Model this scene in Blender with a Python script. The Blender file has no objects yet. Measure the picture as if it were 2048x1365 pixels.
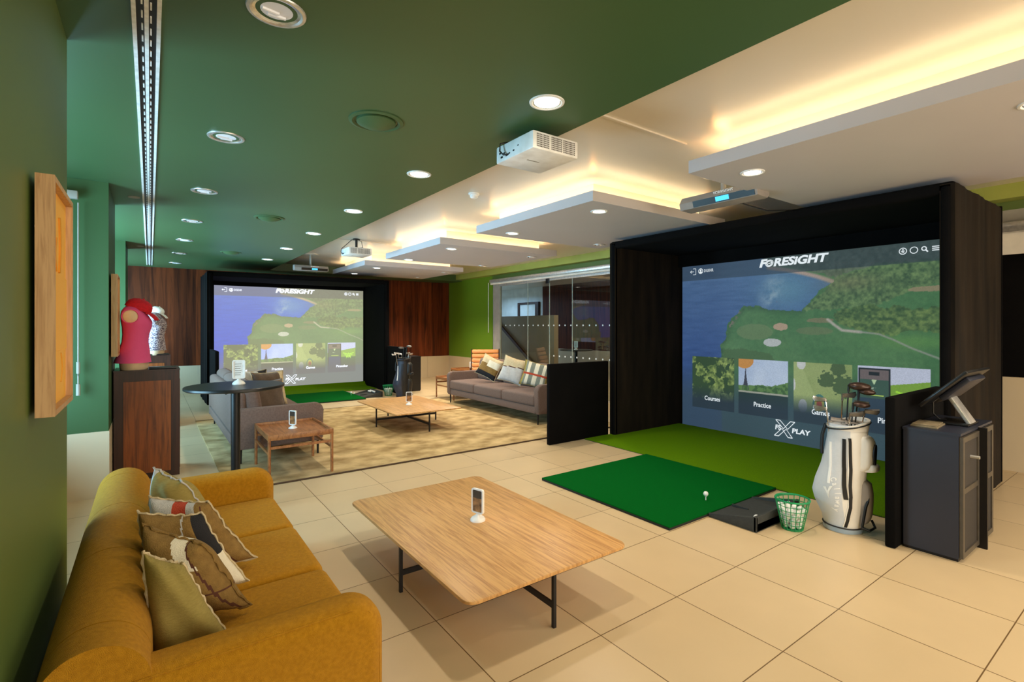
import bpy, bmesh, math, random
import numpy as np
from mathutils import Matrix, Vector, Euler
random.seed(7)
PI = math.pi
S = bpy.context.scene
COL = S.collection

# ------------------------------------------------------------------ camera
cam_d = bpy.data.cameras.new('camera')
cam = bpy.data.objects.new('camera', cam_d); COL.objects.link(cam)
cam.location = (0, 0, 1.5366)
cam.rotation_euler = (PI / 2, 0, -0.6386)
cam_d.sensor_width = 36
cam_d.lens = 1014.5157 / 2048 * 36
cam_d.shift_x = -(1053.4056 - 1024) / 2048
cam_d.shift_y = -(682.5 - 651.4978) / 2048
cam_d.clip_start = 0.03
S.camera = cam

# ------------------------------------------------------------------ colour, world, exposure
S.view_settings.view_transform = 'Standard'
S.view_settings.look = 'None'
S.view_settings.gamma = 1
S.view_settings.use_curve_mapping = False
S.view_settings.exposure = 0.35
S.cycles.max_bounces = 8
S.cycles.diffuse_bounces = 5
S.cycles.glossy_bounces = 4
S.cycles.transmission_bounces = 6
S.cycles.sample_clamp_indirect = 6
S.cycles.caustics_reflective = False
S.cycles.caustics_refractive = False
S.cycles.use_denoising = True

def lin(c):
    c = c / 255.0
    return c / 12.92 if c <= 0.04045 else ((c + 0.055) / 1.055) ** 2.4
def rgb(r, g, b): return (lin(r), lin(g), lin(b), 1)

W = bpy.data.worlds.new('world'); S.world = W; W.use_nodes = True
W.node_tree.nodes['Background'].inputs[0].default_value = (0.55, 0.75, 1.0, 1)
W.node_tree.nodes['Background'].inputs[1].default_value = 0.35

WARM = (1.0, 0.76, 0.44)
WHITE = (1.0, 0.86, 0.66)
COLD = (0.42, 0.72, 1.0)

def light(kind, loc, rot, energy, color, parent=None, **kw):
    d = bpy.data.lights.new(kind.lower() + '_light', kind); d.energy = energy; d.color = color
    for k, v in kw.items(): setattr(d, k, v)
    o = bpy.data.objects.new(kind.lower() + '_light', d); COL.objects.link(o)
    o.location = loc; o.rotation_euler = rot
    if parent: o.parent = parent
    return o
RD_ = math.radians
# daylight through the three window bays of the left wall, the neighbouring room's light, and added fills behind the camera
for yc, en in ((4.48, 200), (8.37, 400), (12.3, 290)):
    light('AREA', (-1.75, yc, 1.25), (0, RD_(-106), 0), en, COLD, shape='RECTANGLE', size=1.9, size_y=1.6)
light('AREA', (9.6, 16.6, 2.7), (0, 0, 0), 110, (0.42, 0.64, 1.0), shape='RECTANGLE', size=3.5, size_y=2.0)
light('AREA', (9.2, 9.0, 2.7), (0, 0, 0), 38, WHITE, shape='RECTANGLE', size=2.5, size_y=4.0)
light('AREA', (3.2, -3.0, 1.7), (RD_(90), 0, 0), 165, (1.0, 0.88, 0.72), shape='RECTANGLE', size=6.5, size_y=2.0)  # added fill behind the camera; the front wall has no window
light('AREA', (3.6, -1.4, 2.6), (0, 0, 0), 60, WHITE, shape='RECTANGLE', size=5, size_y=1.2)  # added overhead fill behind the camera, no fixture modelled

# ------------------------------------------------------------------ materials
def nd(nt, t, **kw):
    n = nt.nodes.new(t)
    for k, v in kw.items(): setattr(n, k, v)
    return n
def mat(name, c, rough=0.6, metal=0.0, var=None, bump=None, sheen=0, coat=0, emit=None, es=1.0, spec=None,
        stretch=(1, 1, 1), c2=None, detail=4, alpha=None, trans=None):
    m = bpy.data.materials.new(name); m.use_nodes = True
    nt = m.node_tree; b = nt.nodes['Principled BSDF']
    b.inputs['Base Color'].default_value = c
    b.inputs['Roughness'].default_value = rough
    b.inputs['Metallic'].default_value = metal
    if sheen: b.inputs['Sheen Weight'].default_value = sheen
    if coat: b.inputs['Coat Weight'].default_value = coat
    if spec is not None: b.inputs['Specular IOR Level'].default_value = spec
    if emit: b.inputs['Emission Color'].default_value = emit; b.inputs['Emission Strength'].default_value = es
    if alpha is not None: b.inputs['Alpha'].default_value = alpha
    if trans: b.inputs['Transmission Weight'].default_value = trans
    if var or bump:
        tc = nd(nt, 'ShaderNodeTexCoord'); mp = nd(nt, 'ShaderNodeMapping'); mp.inputs['Scale'].default_value = stretch
        nt.links.new(tc.outputs['Object'], mp.inputs['Vector'])
    if var:
        n = nd(nt, 'ShaderNodeTexNoise'); n.inputs['Scale'].default_value = var[0]; n.inputs['Detail'].default_value = detail
        nt.links.new(mp.outputs[0], n.inputs['Vector'])
        r = nd(nt, 'ShaderNodeValToRGB')
        r.color_ramp.elements[0].position = 0.5 - var[1]; r.color_ramp.elements[1].position = 0.5 + var[1]
        r.color_ramp.elements[0].color = c; r.color_ramp.elements[1].color = c2 or tuple(min(1, x * 1.35) for x in c[:3]) + (1,)
        nt.links.new(n.outputs['Fac'], r.inputs[0]); nt.links.new(r.outputs[0], b.inputs['Base Color'])
    if bump:
        n2 = nd(nt, 'ShaderNodeTexNoise'); n2.inputs['Scale'].default_value = bump[0]; n2.inputs['Detail'].default_value = 3
        nt.links.new(mp.outputs[0], n2.inputs['Vector'])
        bp = nd(nt, 'ShaderNodeBump'); bp.inputs['Strength'].default_value = bump[1]; bp.inputs['Distance'].default_value = 0.01
        nt.links.new(n2.outputs['Fac'], bp.inputs['Height']); nt.links.new(bp.outputs[0], b.inputs['Normal'])
    return m

def wood(name, ca, cb, stretch, scale=3.0, rough=0.4, plank=None):
    m = bpy.data.materials.new(name); m.use_nodes = True
    nt = m.node_tree; b = nt.nodes['Principled BSDF']; b.inputs['Roughness'].default_value = rough
    tc = nd(nt, 'ShaderNodeTexCoord'); mp = nd(nt, 'ShaderNodeMapping'); mp.inputs['Scale'].default_value = stretch
    nt.links.new(tc.outputs['Object'], mp.inputs['Vector'])
    n = nd(nt, 'ShaderNodeTexNoise'); n.inputs['Scale'].default_value = scale; n.inputs['Detail'].default_value = 8
    n.inputs['Roughness'].default_value = 0.62; n.inputs['Distortion'].default_value = 0.6
    nt.links.new(mp.outputs[0], n.inputs['Vector'])
    r = nd(nt, 'ShaderNodeValToRGB'); e = r.color_ramp.elements
    e[0].position = 0.34; e[0].color = cb; e[1].position = 0.58; e[1].color = ca
    nt.links.new(n.outputs['Fac'], r.inputs[0])
    out = r.outputs[0]
    if plank:
        sx = nd(nt, 'ShaderNodeSeparateXYZ'); nt.links.new(tc.outputs['Object'], sx.inputs[0])
        dv = nd(nt, 'ShaderNodeMath', operation='DIVIDE'); dv.inputs[1].default_value = plank
        nt.links.new(sx.outputs[0], dv.inputs[0])
        fl = nd(nt, 'ShaderNodeMath', operation='FLOOR'); nt.links.new(dv.outputs[0], fl.inputs[0])
        wn = nd(nt, 'ShaderNodeTexWhiteNoise', noise_dimensions='1D'); nt.links.new(fl.outputs[0], wn.inputs['W'])
        mr = nd(nt, 'ShaderNodeMapRange'); mr.inputs['To Min'].default_value = 0.55; mr.inputs['To Max'].default_value = 1.25
        nt.links.new(wn.outputs['Value'], mr.inputs['Value'])
        mx = nd(nt, 'ShaderNodeVectorMath', operation='SCALE'); nt.links.new(out, mx.inputs[0]); nt.links.new(mr.outputs[0], mx.inputs['Scale'])
        out = mx.outputs[0]
    nt.links.new(out, b.inputs['Base Color'])
    if plank: b.inputs['Specular IOR Level'].default_value = 0.2
    return m

def tile_floor():
    m = bpy.data.materials.new('floor_tiles'); m.use_nodes = True
    nt = m.node_tree; b = nt.nodes['Principled BSDF']; b.inputs['Roughness'].default_value = 0.33
    b.inputs['Specular IOR Level'].default_value = 0.45
    tc = nd(nt, 'ShaderNodeTexCoord'); mp = nd(nt, 'ShaderNodeMapping')
    mp.inputs['Location'].default_value = (-2.3931, -1.799, 0)
    nt.links.new(tc.outputs['Object'], mp.inputs['Vector'])
    br = nd(nt, 'ShaderNodeTexBrick'); br.offset = 0; br.squash = 1
    br.inputs['Scale'].default_value = 1; br.inputs['Brick Width'].default_value = 0.6; br.inputs['Row Height'].default_value = 0.6
    br.inputs['Mortar Size'].default_value = 0.0028; br.inputs['Mortar Smooth'].default_value = 0.1
    br.inputs['Color1'].default_value = rgb(210, 186, 148); br.inputs['Color2'].default_value = rgb(203, 179, 141)
    br.inputs['Mortar'].default_value = rgb(112, 86, 52)
    nt.links.new(mp.outputs[0], br.inputs['Vector'])
    n = nd(nt, 'ShaderNodeTexNoise'); n.inputs['Scale'].default_value = 2.2; n.inputs['Detail'].default_value = 5
    mr = nd(nt, 'ShaderNodeMapRange'); mr.inputs['To Min'].default_value = 0.90; mr.inputs['To Max'].default_value = 1.08
    nt.links.new(tc.outputs['Object'], n.inputs['Vector']); nt.links.new(n.outputs['Fac'], mr.inputs['Value'])
    mx = nd(nt, 'ShaderNodeVectorMath', operation='SCALE')
    nt.links.new(br.outputs['Color'], mx.inputs[0]); nt.links.new(mr.outputs[0], mx.inputs['Scale'])
    nt.links.new(mx.outputs[0], b.inputs['Base Color'])
    bp = nd(nt, 'ShaderNodeBump'); bp.inputs['Strength'].default_value = 0.5; bp.inputs['Distance'].default_value = 0.002; bp.invert = True
    nt.links.new(br.outputs['Fac'], bp.inputs['Height']); nt.links.new(bp.outputs[0], b.inputs['Normal'])
    return m

def glassmat():
    m = bpy.data.materials.new('clear_glass'); m.use_nodes = True
    nt = m.node_tree; nt.nodes.remove(nt.nodes['Principled BSDF']); out = nt.nodes['Material Output']
    tr = nd(nt, 'ShaderNodeBsdfTransparent'); tr.inputs[0].default_value = (0.86, 0.9, 0.87, 1)
    gl = nd(nt, 'ShaderNodeBsdfGlossy'); gl.inputs['Roughness'].default_value = 0.01
    lw = nd(nt, 'ShaderNodeLayerWeight'); lw.inputs['Blend'].default_value = 0.5
    pw = nd(nt, 'ShaderNodeMath', operation='POWER'); pw.inputs[1].default_value = 4.0
    fr = nd(nt, 'ShaderNodeMath', operation='MULTIPLY_ADD'); fr.inputs[1].default_value = 0.8; fr.inputs[2].default_value = 0.05
    nt.links.new(lw.outputs['Facing'], pw.inputs[0]); nt.links.new(pw.outputs[0], fr.inputs[0])
    mx = nd(nt, 'ShaderNodeMixShader')
    nt.links.new(fr.outputs[0], mx.inputs[0]); nt.links.new(tr.outputs[0], mx.inputs[1]); nt.links.new(gl.outputs[0], mx.inputs[2])
    nt.links.new(mx.outputs[0], out.inputs[0])
    return m

def screen_mat(name, gain, lift, floor_c):
    m = bpy.data.materials.new(name); m.use_nodes = True
    nt = m.node_tree; b = nt.nodes['Principled BSDF']
    b.inputs['Base Color'].default_value = floor_c; b.inputs['Roughness'].default_value = 0.8
    a = nd(nt, 'ShaderNodeVertexColor'); a.layer_name = 'picture'
    mx = nd(nt, 'ShaderNodeVectorMath', operation='MULTIPLY_ADD')
    nt.links.new(a.outputs[0], mx.inputs[0]); mx.inputs[1].default_value = gain; mx.inputs[2].default_value = lift
    nt.links.new(mx.outputs[0], b.inputs['Emission Color']); b.inputs['Emission Strength'].default_value = 0.8
    return m

MT = {}
def setup_mats():
    M = MT
    M['floor'] = tile_floor()
    M['green_ceiling'] = mat('green_ceiling_paint', rgb(66, 96, 60), 0.42, var=(1.5, 0.3), c2=rgb(68, 99, 62))
    M['green_wall'] = mat('green_wall_paint', rgb(90, 110, 52), 0.45, var=(1.2, 0.3), c2=rgb(93, 113, 54))
    M['shaded_green'] = mat('shaded_green_wall_paint', rgb(50, 86, 44), 0.6, var=(1.2, 0.3), c2=rgb(52, 89, 46))  # same paint as the near wall, darkened so the window piers look shaded
    M['lime_wall'] = mat('lime_green_wall_paint', rgb(104, 142, 34), 0.45, var=(1.2, 0.3), c2=rgb(107, 145, 36))
    M['lime_band'] = mat('lime_band_paint', rgb(140, 150, 70), 0.6, var=(2, 0.3))
    M['cream'] = mat('cream_ceiling_paint', rgb(214, 205, 192), 0.28, var=(1.2, 0.3), c2=rgb(220, 211, 198))
    M['raft'] = mat('white_raft_paint', rgb(196, 192, 196), 0.5, var=(2, 0.3), c2=rgb(200, 196, 200))
    M['dado'] = mat('stone_dado', rgb(208, 190, 160), 0.45, var=(1.5, 0.3), c2=rgb(214, 198, 170))
    M['clad'] = wood('walnut_cladding', rgb(116, 54, 25), rgb(64, 27, 12), (5, 5, 0.35), 2.2, 0.6, plank=0.42)
    M['pedestal_dark'] = wood('dark_stained_oak', rgb(58, 26, 16), rgb(34, 14, 10), (14, 14, 0.8), 2.5, 0.4)
    M['pedestal_panel'] = wood('brown_oak_panel', rgb(142, 72, 24), rgb(96, 44, 14), (18, 18, 1.0), 2.5, 0.42)
    M['oak'] = wood('light_oak_top', rgb(216, 166, 104), rgb(176, 126, 74), (30, 1.5, 8), 2.3, 0.38)
    M['walnut'] = wood('walnut_furniture', rgb(166, 108, 62), rgb(122, 72, 38), (20, 2, 10), 2.0, 0.4)
    M['picture_oak'] = wood('picture_frame_oak', rgb(206, 166, 118), rgb(176, 134, 88), (30, 30, 1.5), 3.0, 0.5)
    M['black_metal'] = mat('black_metal', rgb(22, 20, 22), 0.4, 0.3, var=(30, 0.2))
    M['chrome'] = mat('chrome', rgb(205, 205, 205), 0.16, 1.0, var=(20, 0.2))
    M['alu'] = mat('brushed_aluminium', rgb(205, 203, 200), 0.35, 0.7, var=(30, 0.2))
    M['white_plastic'] = mat('white_plastic', rgb(232, 230, 226), 0.3, var=(10, 0.2))
    M['black_plastic'] = mat('black_plastic', rgb(20, 20, 22), 0.35, var=(20, 0.2))
    M['black_fabric'] = mat('black_velour', rgb(11, 10, 11), 0.95, sheen=0.0, spec=0.08, var=(3, 0.25), c2=rgb(17, 16, 16), bump=(220, 0.2))
    M['brown_fabric'] = mat('worn_black_velour', rgb(18, 14, 11), 0.95, spec=0.12, sheen=0.03, var=(2.5, 0.2), c2=rgb(40, 31, 22), bump=(200, 0.2), stretch=(3, 3, 0.5))
    M['turf'] = mat('olive_turf', rgb(86, 128, 4), 0.95, spec=0.06, var=(160, 0.22), c2=rgb(112, 158, 10), bump=(350, 0.9))
    M['mat_green'] = mat('emerald_mat', rgb(0, 88, 26), 0.95, spec=0.05, var=(220, 0.25), c2=rgb(0, 106, 34), bump=(400, 0.8))
    M['mat_edge'] = mat('black_mat_edge', rgb(24, 26, 24), 0.8, var=(30, 0.2))
    M['mustard'] = mat('mustard_upholstery', rgb(186, 128, 16), 0.9, sheen=0.06, spec=0.15, var=(70, 0.2), c2=rgb(206, 146, 28), bump=(500, 0.7), detail=6)
    M['grey_sofa'] = mat('taupe_upholstery', rgb(106, 86, 78), 0.9, sheen=0.1, spec=0.15, var=(60, 0.25), c2=rgb(122, 101, 92), bump=(260, 0.4))
    M['rug'] = mat('mottled_beige_rug', rgb(158, 132, 90), 0.95, spec=0.1, var=(3.6, 0.15), c2=rgb(214, 188, 140), bump=(150, 0.6), detail=10, stretch=(1.0, 1.25, 1))
    M['rug_edge'] = mat('rug_binding', rgb(70, 52, 36), 0.9, var=(30, 0.2))
    M['white_bag'] = mat('pale_grey_bag_fabric', rgb(204, 209, 218), 0.6, var=(9, 0.3), c2=rgb(214, 218, 226), bump=(40, 0.2))
    M['cream_bag'] = mat('ivory_bag_fabric', rgb(234, 230, 224), 0.55, var=(7, 0.3), c2=rgb(244, 241, 236), bump=(25, 0.3))
    M['grey_pocket'] = mat('grey_bag_fabric', rgb(142, 134, 128), 0.6, var=(9, 0.3))
    M['base_blue'] = mat('pale_blue_bag_base', rgb(150, 168, 186), 0.4, var=(9, 0.3))
    M['navy_bag'] = mat('navy_bag_fabric', rgb(26, 32, 56), 0.5, var=(9, 0.3), c2=rgb(52, 56, 72))
    M['black_trim'] = mat('black_trim', rgb(16, 16, 18), 0.5, var=(9, 0.3))
    M['white_print'] = mat('white_print', rgb(246, 246, 246), 0.5, var=(9, 0.3))
    M['basket'] = mat('green_basket_plastic', rgb(10, 134, 78), 0.35, var=(12, 0.3), c2=rgb(24, 152, 92))
    M['ball'] = mat('golf_ball_white', rgb(236, 236, 232), 0.35, bump=(420, 0.35), var=(20, 0.2))
    M['tray'] = mat('charcoal_tray', rgb(40, 42, 42), 0.6, var=(30, 0.25), c2=rgb(54, 56, 54), bump=(200, 0.2))
    M['cabinet'] = mat('charcoal_laminate', rgb(34, 38, 52), 0.42, var=(3, 0.3), c2=rgb(40, 44, 60))
    M['cab_frame'] = mat('bronze_grey_frame', rgb(76, 70, 62), 0.4, 0.2, var=(30, 0.3))
    M['mesh_panel'] = mat('dark_mesh_panel', rgb(38, 34, 32), 0.7, var=(300, 0.2), c2=rgb(58, 52, 48))
    M['iron'] = mat('club_steel', rgb(176, 172, 168), 0.25, 0.9, var=(30, 0.2))
    M['club_dark'] = mat('dark_club_head', rgb(62, 46, 40), 0.3, 0.5, var=(30, 0.2))
    M['club_grey'] = mat('grey_club_head', rgb(110, 108, 106), 0.3, 0.6, var=(30, 0.2))
    M['red'] = mat('red_cap_cloth', rgb(196, 14, 34), 0.8, var=(60, 0.2), bump=(200, 0.3))
    M['pink'] = mat('pink_jersey', rgb(232, 84, 142), 0.7, spec=0.2, var=(6, 0.3), c2=rgb(238, 96, 152), bump=(12, 0.35))
    M['skin'] = mat('cream_mannequin_cloth', rgb(222, 192, 156), 0.6, var=(10, 0.3))
    M['dress'] = mat('speckled_mauve_shirt', rgb(92, 74, 92), 0.8, var=(70, 0.06), c2=rgb(206, 190, 196), detail=1)
    M['orange'] = mat('amber_artwork', rgb(252, 186, 70), 0.6, var=(4, 0.3), c2=rgb(254, 192, 78))
    M['amber_dark'] = mat('dark_amber_relief', rgb(206, 138, 34), 0.6, var=(4, 0.3))  # darker amber for the raised stems
    M['glass'] = glassmat()
    M['glass_edge'] = mat('glass_edge', rgb(190, 200, 190), 0.2, var=(10, 0.3))
    M['frost'] = mat('frosted_dot', rgb(240, 240, 232), 0.5, var=(10, 0.3))
    M['led'] = mat('led_strip', rgb(255, 230, 180), 0.5, emit=(1.0, 0.76, 0.43, 1), es=14.5)
    M['lamp_on'] = mat('lit_lamp', rgb(255, 250, 235), 0.5, emit=(1.0, 0.93, 0.78, 1), es=9)
    M['lamp_dim'] = mat('lamp_glass', rgb(230, 230, 235), 0.2, emit=(0.85, 0.93, 1.0, 1), es=0.06)
    M['reflector'] = mat('satin_reflector', rgb(222, 222, 226), 0.22, 0.95, var=(30, 0.2))
    M['white_paint'] = mat('white_paint', rgb(218, 212, 200), 0.5, var=(5, 0.3))
    M['grey_paint'] = mat('grey_paint', rgb(150, 146, 138), 0.6, var=(5, 0.3))
    M['tan'] = mat('tan_stair_wall', rgb(170, 152, 126), 0.6, var=(4, 0.3), c2=rgb(180, 162, 136))
    M['pale_blue'] = mat('pale_wall_paint', rgb(214, 218, 214), 0.6, var=(4, 0.3))
    M['handrail'] = wood('dark_handrail_wood', rgb(66, 34, 22), rgb(44, 20, 14), (6, 6, 6), 2.0, 0.4)
    M['leather'] = mat('tan_leather', rgb(206, 132, 70), 0.45, var=(14, 0.3), c2=rgb(220, 148, 84), bump=(60, 0.2))
    M['paper'] = mat('booklet_cover', rgb(104, 92, 72), 0.6, var=(30, 0.3), c2=rgb(140, 126, 98))
    M['olive'] = mat('olive_linen', rgb(150, 132, 66), 0.9, var=(60, 0.25), c2=rgb(172, 152, 82), bump=(220, 0.5), stretch=(1, 1, 6))
    M['lgrey'] = mat('pale_grey_linen', rgb(186, 184, 182), 0.9, var=(30, 0.25), c2=rgb(206, 203, 200), bump=(220, 0.4))
    M['brownc'] = mat('brown_linen', rgb(122, 92, 42), 0.9, var=(40, 0.25), c2=rgb(144, 112, 56), bump=(220, 0.4))
    M['beige'] = mat('beige_linen', rgb(196, 176, 138), 0.9, var=(40, 0.25), bump=(220, 0.4), c2=rgb(212, 194, 158))
    M['ivory'] = mat('ivory_linen', rgb(228, 218, 192), 0.9, var=(40, 0.25), bump=(220, 0.4), c2=rgb(236, 228, 206))
    M['black_linen'] = mat('black_linen', rgb(22, 20, 24), 0.9, var=(40, 0.25), bump=(220, 0.4))
    M['rust'] = mat('rust_linen', rgb(168, 60, 34), 0.9, var=(40, 0.25), bump=(220, 0.4))
    M['seam'] = mat('dark_seam', rgb(78, 42, 26), 0.9, var=(40, 0.25))
    M['stone_grey'] = mat('slate_linen', rgb(120, 124, 112), 0.9, var=(40, 0.25), bump=(220, 0.4))
    M['card_white'] = mat('menu_card_white', rgb(226, 228, 226), 0.4, var=(30, 0.2))
    M['card_photo'] = mat('menu_card_photo', rgb(196, 140, 84), 0.4, var=(25, 0.15), c2=rgb(96, 66, 40))
    M['card_dark'] = mat('menu_card_dark', rgb(60, 50, 40), 0.4, var=(25, 0.15))
    M['screen_near'] = screen_mat('near_screen_picture', (0.66, 0.70, 0.74), (0.006, 0.009, 0.012), rgb(50, 50, 52))
    M['screen_far'] = screen_mat('far_screen_picture', (1, 1, 1), (0, 0, 0), rgb(90, 90, 92))
    M['print_near'] = mat('near_screen_text', rgb(90, 90, 90), 0.8, emit=rgb(214, 222, 226), es=0.85)
    M['print_far'] = mat('far_screen_text', rgb(90, 90, 90), 0.8, emit=rgb(232, 238, 250), es=1.3)
    M['lm_screen'] = mat('launch_monitor_display', rgb(10, 30, 40), 0.3, emit=(0.05, 0.42, 0.75, 1), es=1.6, var=(40, 0.1))
    M['vent_dark'] = mat('vent_dark', rgb(66, 60, 50), 0.6, var=(20, 0.2))
setup_mats()

# ------------------------------------------------------------------ mesh helpers
class MB:
    def __init__(s): s.bm = bmesh.new(); s.mi = 0
    def _t(s, f0):
        for f in s.bm.faces[f0:] if False else list(s.bm.faces)[f0:]: f.material_index = s.mi
    def box(s, x0, x1, y0, y1, z0, z1, bev=0, seg=2, rot=None, org=None):
        f0 = len(s.bm.faces)
        r = bmesh.ops.create_cube(s.bm, size=1)['verts']
        for v in r:
            v.co = Vector(((x0 + x1) / 2 + v.co.x * (x1 - x0), (y0 + y1) / 2 + v.co.y * (y1 - y0), (z0 + z1) / 2 + v.co.z * (z1 - z0)))
        vs = r
        if bev:
            es = list({e for v in r for e in v.link_edges})
            g = bmesh.ops.bevel(s.bm, geom=es, offset=bev, segments=seg, affect='EDGES', profile=0.5)
            vs = list({v for f in g['faces'] for v in f.verts} | {v for v in r if v.is_valid})
        if rot is not None:
            o = Vector(org or (0, 0, 0))
            for v in vs: v.co = rot @ (v.co - o) + o
        s._t(f0); return s
    def loft(s, rings, cap=True, closed=True):
        f0 = len(s.bm.faces)
        R = [[s.bm.verts.new(p) for p in r] for r in rings]
        n = len(R[0])
        for a, b in zip(R[:-1], R[1:]):
            for i in range(n if closed else n - 1):
                j = (i + 1) % n
                try: s.bm.faces.new((a[i], a[j], b[j], b[i]))
                except ValueError: pass
        if cap and closed:
            s.bm.faces.new(R[0][::-1]); s.bm.faces.new(R[-1])
        s._t(f0); return s
    def lathe(s, prof, n=24, c=(0, 0, 0), cap=True):
        return s.loft([[(c[0] + r * math.cos(2 * PI * i / n), c[1] + r * math.sin(2 * PI * i / n), c[2] + z) for i in range(n)] for r, z in prof], cap)
    def cyl(s, p0, p1, r0, r1=None, n=12):
        return s.tube([p0, p1], r0, n, r1)
    def tube(s, pts, r, n=8, r1=None, cap=True, loop=False):
        pts = [Vector(p) for p in pts]; m = len(pts); rings = []
        up = None
        for i, p in enumerate(pts):
            if loop: d = (pts[(i + 1) % m] - pts[i - 1]).normalized()
            else: d = (pts[min(i + 1, m - 1)] - pts[max(i - 1, 0)]).normalized()
            if up is None:
                up = Vector((0, 0, 1)) if abs(d.z) < 0.9 else Vector((1, 0, 0))
            a = d.cross(up).normalized(); up = a.cross(d).normalized()
            rr = r if r1 is None else r + (r1 - r) * i / max(1, m - 1)
            rings.append([p + (a * math.cos(2 * PI * k / n) + up * math.sin(2 * PI * k / n)) * rr for k in range(n)])
        if loop: rings.append(rings[0]); return s.loft(rings, False)
        return s.loft(rings, cap)
    def prism(s, poly, axis, a0, a1, bev=0, seg=3):
        f0 = len(s.bm.faces)
        def P(u, v, w):
            return {'x': (w, u, v), 'y': (u, w, v), 'z': (u, v, w)}[axis]
        A = [s.bm.verts.new(P(u, v, a0)) for u, v in poly]; B = [s.bm.verts.new(P(u, v, a1)) for u, v in poly]
        n = len(poly); fs = []
        for i in range(n): fs.append(s.bm.faces.new((A[i], A[(i + 1) % n], B[(i + 1) % n], B[i])))
        fa = s.bm.faces.new(A[::-1]); fb = s.bm.faces.new(B)
        if bev:
            es = list(set(fa.edges) | set(fb.edges))
            bmesh.ops.bevel(s.bm, geom=es, offset=bev, segments=seg, affect='EDGES', profile=0.5)
        s._t(f0); return s
    def ball(s, c, r, n=12, sc=(1, 1, 1)):
        f0 = len(s.bm.faces)
        v = bmesh.ops.create_uvsphere(s.bm, u_segments=n, v_segments=max(6, n * 2 // 3), radius=1)['verts']
        for q in v: q.co = Vector((c[0] + q.co.x * r * sc[0], c[1] + q.co.y * r * sc[1], c[2] + q.co.z * r * sc[2]))
        s._t(f0); return s
    def xf(s, m):
        for v in s.bm.verts: v.co = m @ v.co
        return s
    def build(s, name, m, parent=None, smooth=35, loc=None):
        bmesh.ops.recalc_face_normals(s.bm, faces=s.bm.faces)
        me = bpy.data.meshes.new(name); s.bm.to_mesh(me); s.bm.free()
        for q in (m if isinstance(m, (list, tuple)) else [m]): me.materials.append(MT[q] if isinstance(q, str) else q)
        if smooth:
            me.polygons.foreach_set('use_smooth', [True] * len(me.polygons))
            me.set_sharp_from_angle(angle=math.radians(smooth))
        o = bpy.data.objects.new(name, me); COL.objects.link(o)
        if loc: o.location = loc
        if parent: o.parent = parent
        return o
def B(*a, **k): return MB().box(*a, **k)
def thing(name, label, cat, loc=(0, 0, 0), rz=0, group=None):
    o = bpy.data.objects.new(name, None); COL.objects.link(o); o.empty_display_size = 0.1
    o.location = loc; o.rotation_euler = (0, 0, rz)
    return tag(o, label, cat, group)
def tag(o, label, cat, group=None):
    o['label'] = label; o['category'] = cat
    if group: o['group'] = group
    return o
def struct(name, mb, m, smooth=35):
    o = mb.build(name, m, smooth=smooth); o['kind'] = 'structure'; return o
def dup(root, loc, rz=None, label=None, group=None):
    r = root.copy(); COL.objects.link(r); r.location = loc
    if rz is not None: r.rotation_euler = (0, 0, rz)
    if label: r['label'] = label
    if group: r['group'] = group
    for ch in list(root.children):
        c = ch.copy(); COL.objects.link(c); c.parent = r
        for g in list(ch.children):
            d = g.copy(); COL.objects.link(d); d.parent = c
    return r
def text_mesh(txt, size, shear=0.0, bold=0.0, extrude=0.0, spacing=1.0):
    cu = bpy.data.curves.new('t', 'FONT'); cu.body = txt; cu.size = size; cu.shear = shear; cu.offset = bold
    cu.extrude = extrude; cu.align_x = 'CENTER'; cu.align_y = 'CENTER'; cu.space_character = spacing
    cu.resolution_u = 4
    o = bpy.data.objects.new('t', cu); COL.objects.link(o)
    bpy.context.view_layer.update()
    me = bpy.data.meshes.new_from_object(o.evaluated_get(bpy.context.evaluated_depsgraph_get()))
    bpy.data.objects.remove(o); bpy.data.curves.remove(cu)
    return me
def add_text(mb, txt, size, M4, shear=0.0, bold=0.0, spacing=1.0, sx=1.0, fn=None):
    me = text_mesh(txt, size, shear, bold, 0, spacing)
    f0 = len(mb.bm.faces); vs = []
    for v in me.vertices:
        p = Vector((v.co.x * sx, v.co.y, v.co.z)); vs.append(mb.bm.verts.new(fn(p) if fn else M4 @ p))
    for p in me.polygons:
        try: mb.bm.faces.new([vs[i] for i in p.vertices])
        except ValueError: pass
    mb._t(f0); bpy.data.meshes.remove(me)
ORD = ['nearest the camera', 'second from the camera', 'third from the camera', 'fourth from the camera', 'fifth from the camera',
       'sixth from the camera', 'seventh from the camera', 'farthest from the camera']

# ------------------------------------------------------------------ room shell
CZ = 2.82            # green ceiling height
CX0, CX1 = 2.22, 7.1  # coffer across
CY1 = 13.0            # coffer far end
COF = 3.0             # coffer height
struct('floor', B(-1.1, 13.5, -3.2, 19, -0.1, 0), 'floor', 0)
c = MB()
c.box(-1.1, CX0, -3.2, 14.0, CZ, CZ + 0.25)
c.box(CX0, 7.5, CY1, 14.0, CZ, CZ + 0.25)
struct('ceiling', c, 'green_ceiling', 0)
c = MB(); c.box(CX0, CX1, -3.2, CY1, COF, COF + 0.07)
struct('ceiling.001', c, 'cream', 0)
struct('trim_1', B(CX1, 7.42, -3.2, CY1, CZ + 0.03, COF + 0.07), 'lime_band', 0)
c = MB(); c.box(7.2, 13.5, -3.2, 19, CZ + 0.2, CZ + 0.26)
struct('ceiling.002', c, 'cream', 0)
# thin raised joint strips across the coffer
for n, y in (('trim_2', 2.50), ('trim_3', 8.72)):
    struct(n, B(CX0, 3.46, y, y + 0.022, COF - 0.012, COF), 'cream', 0)

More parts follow.
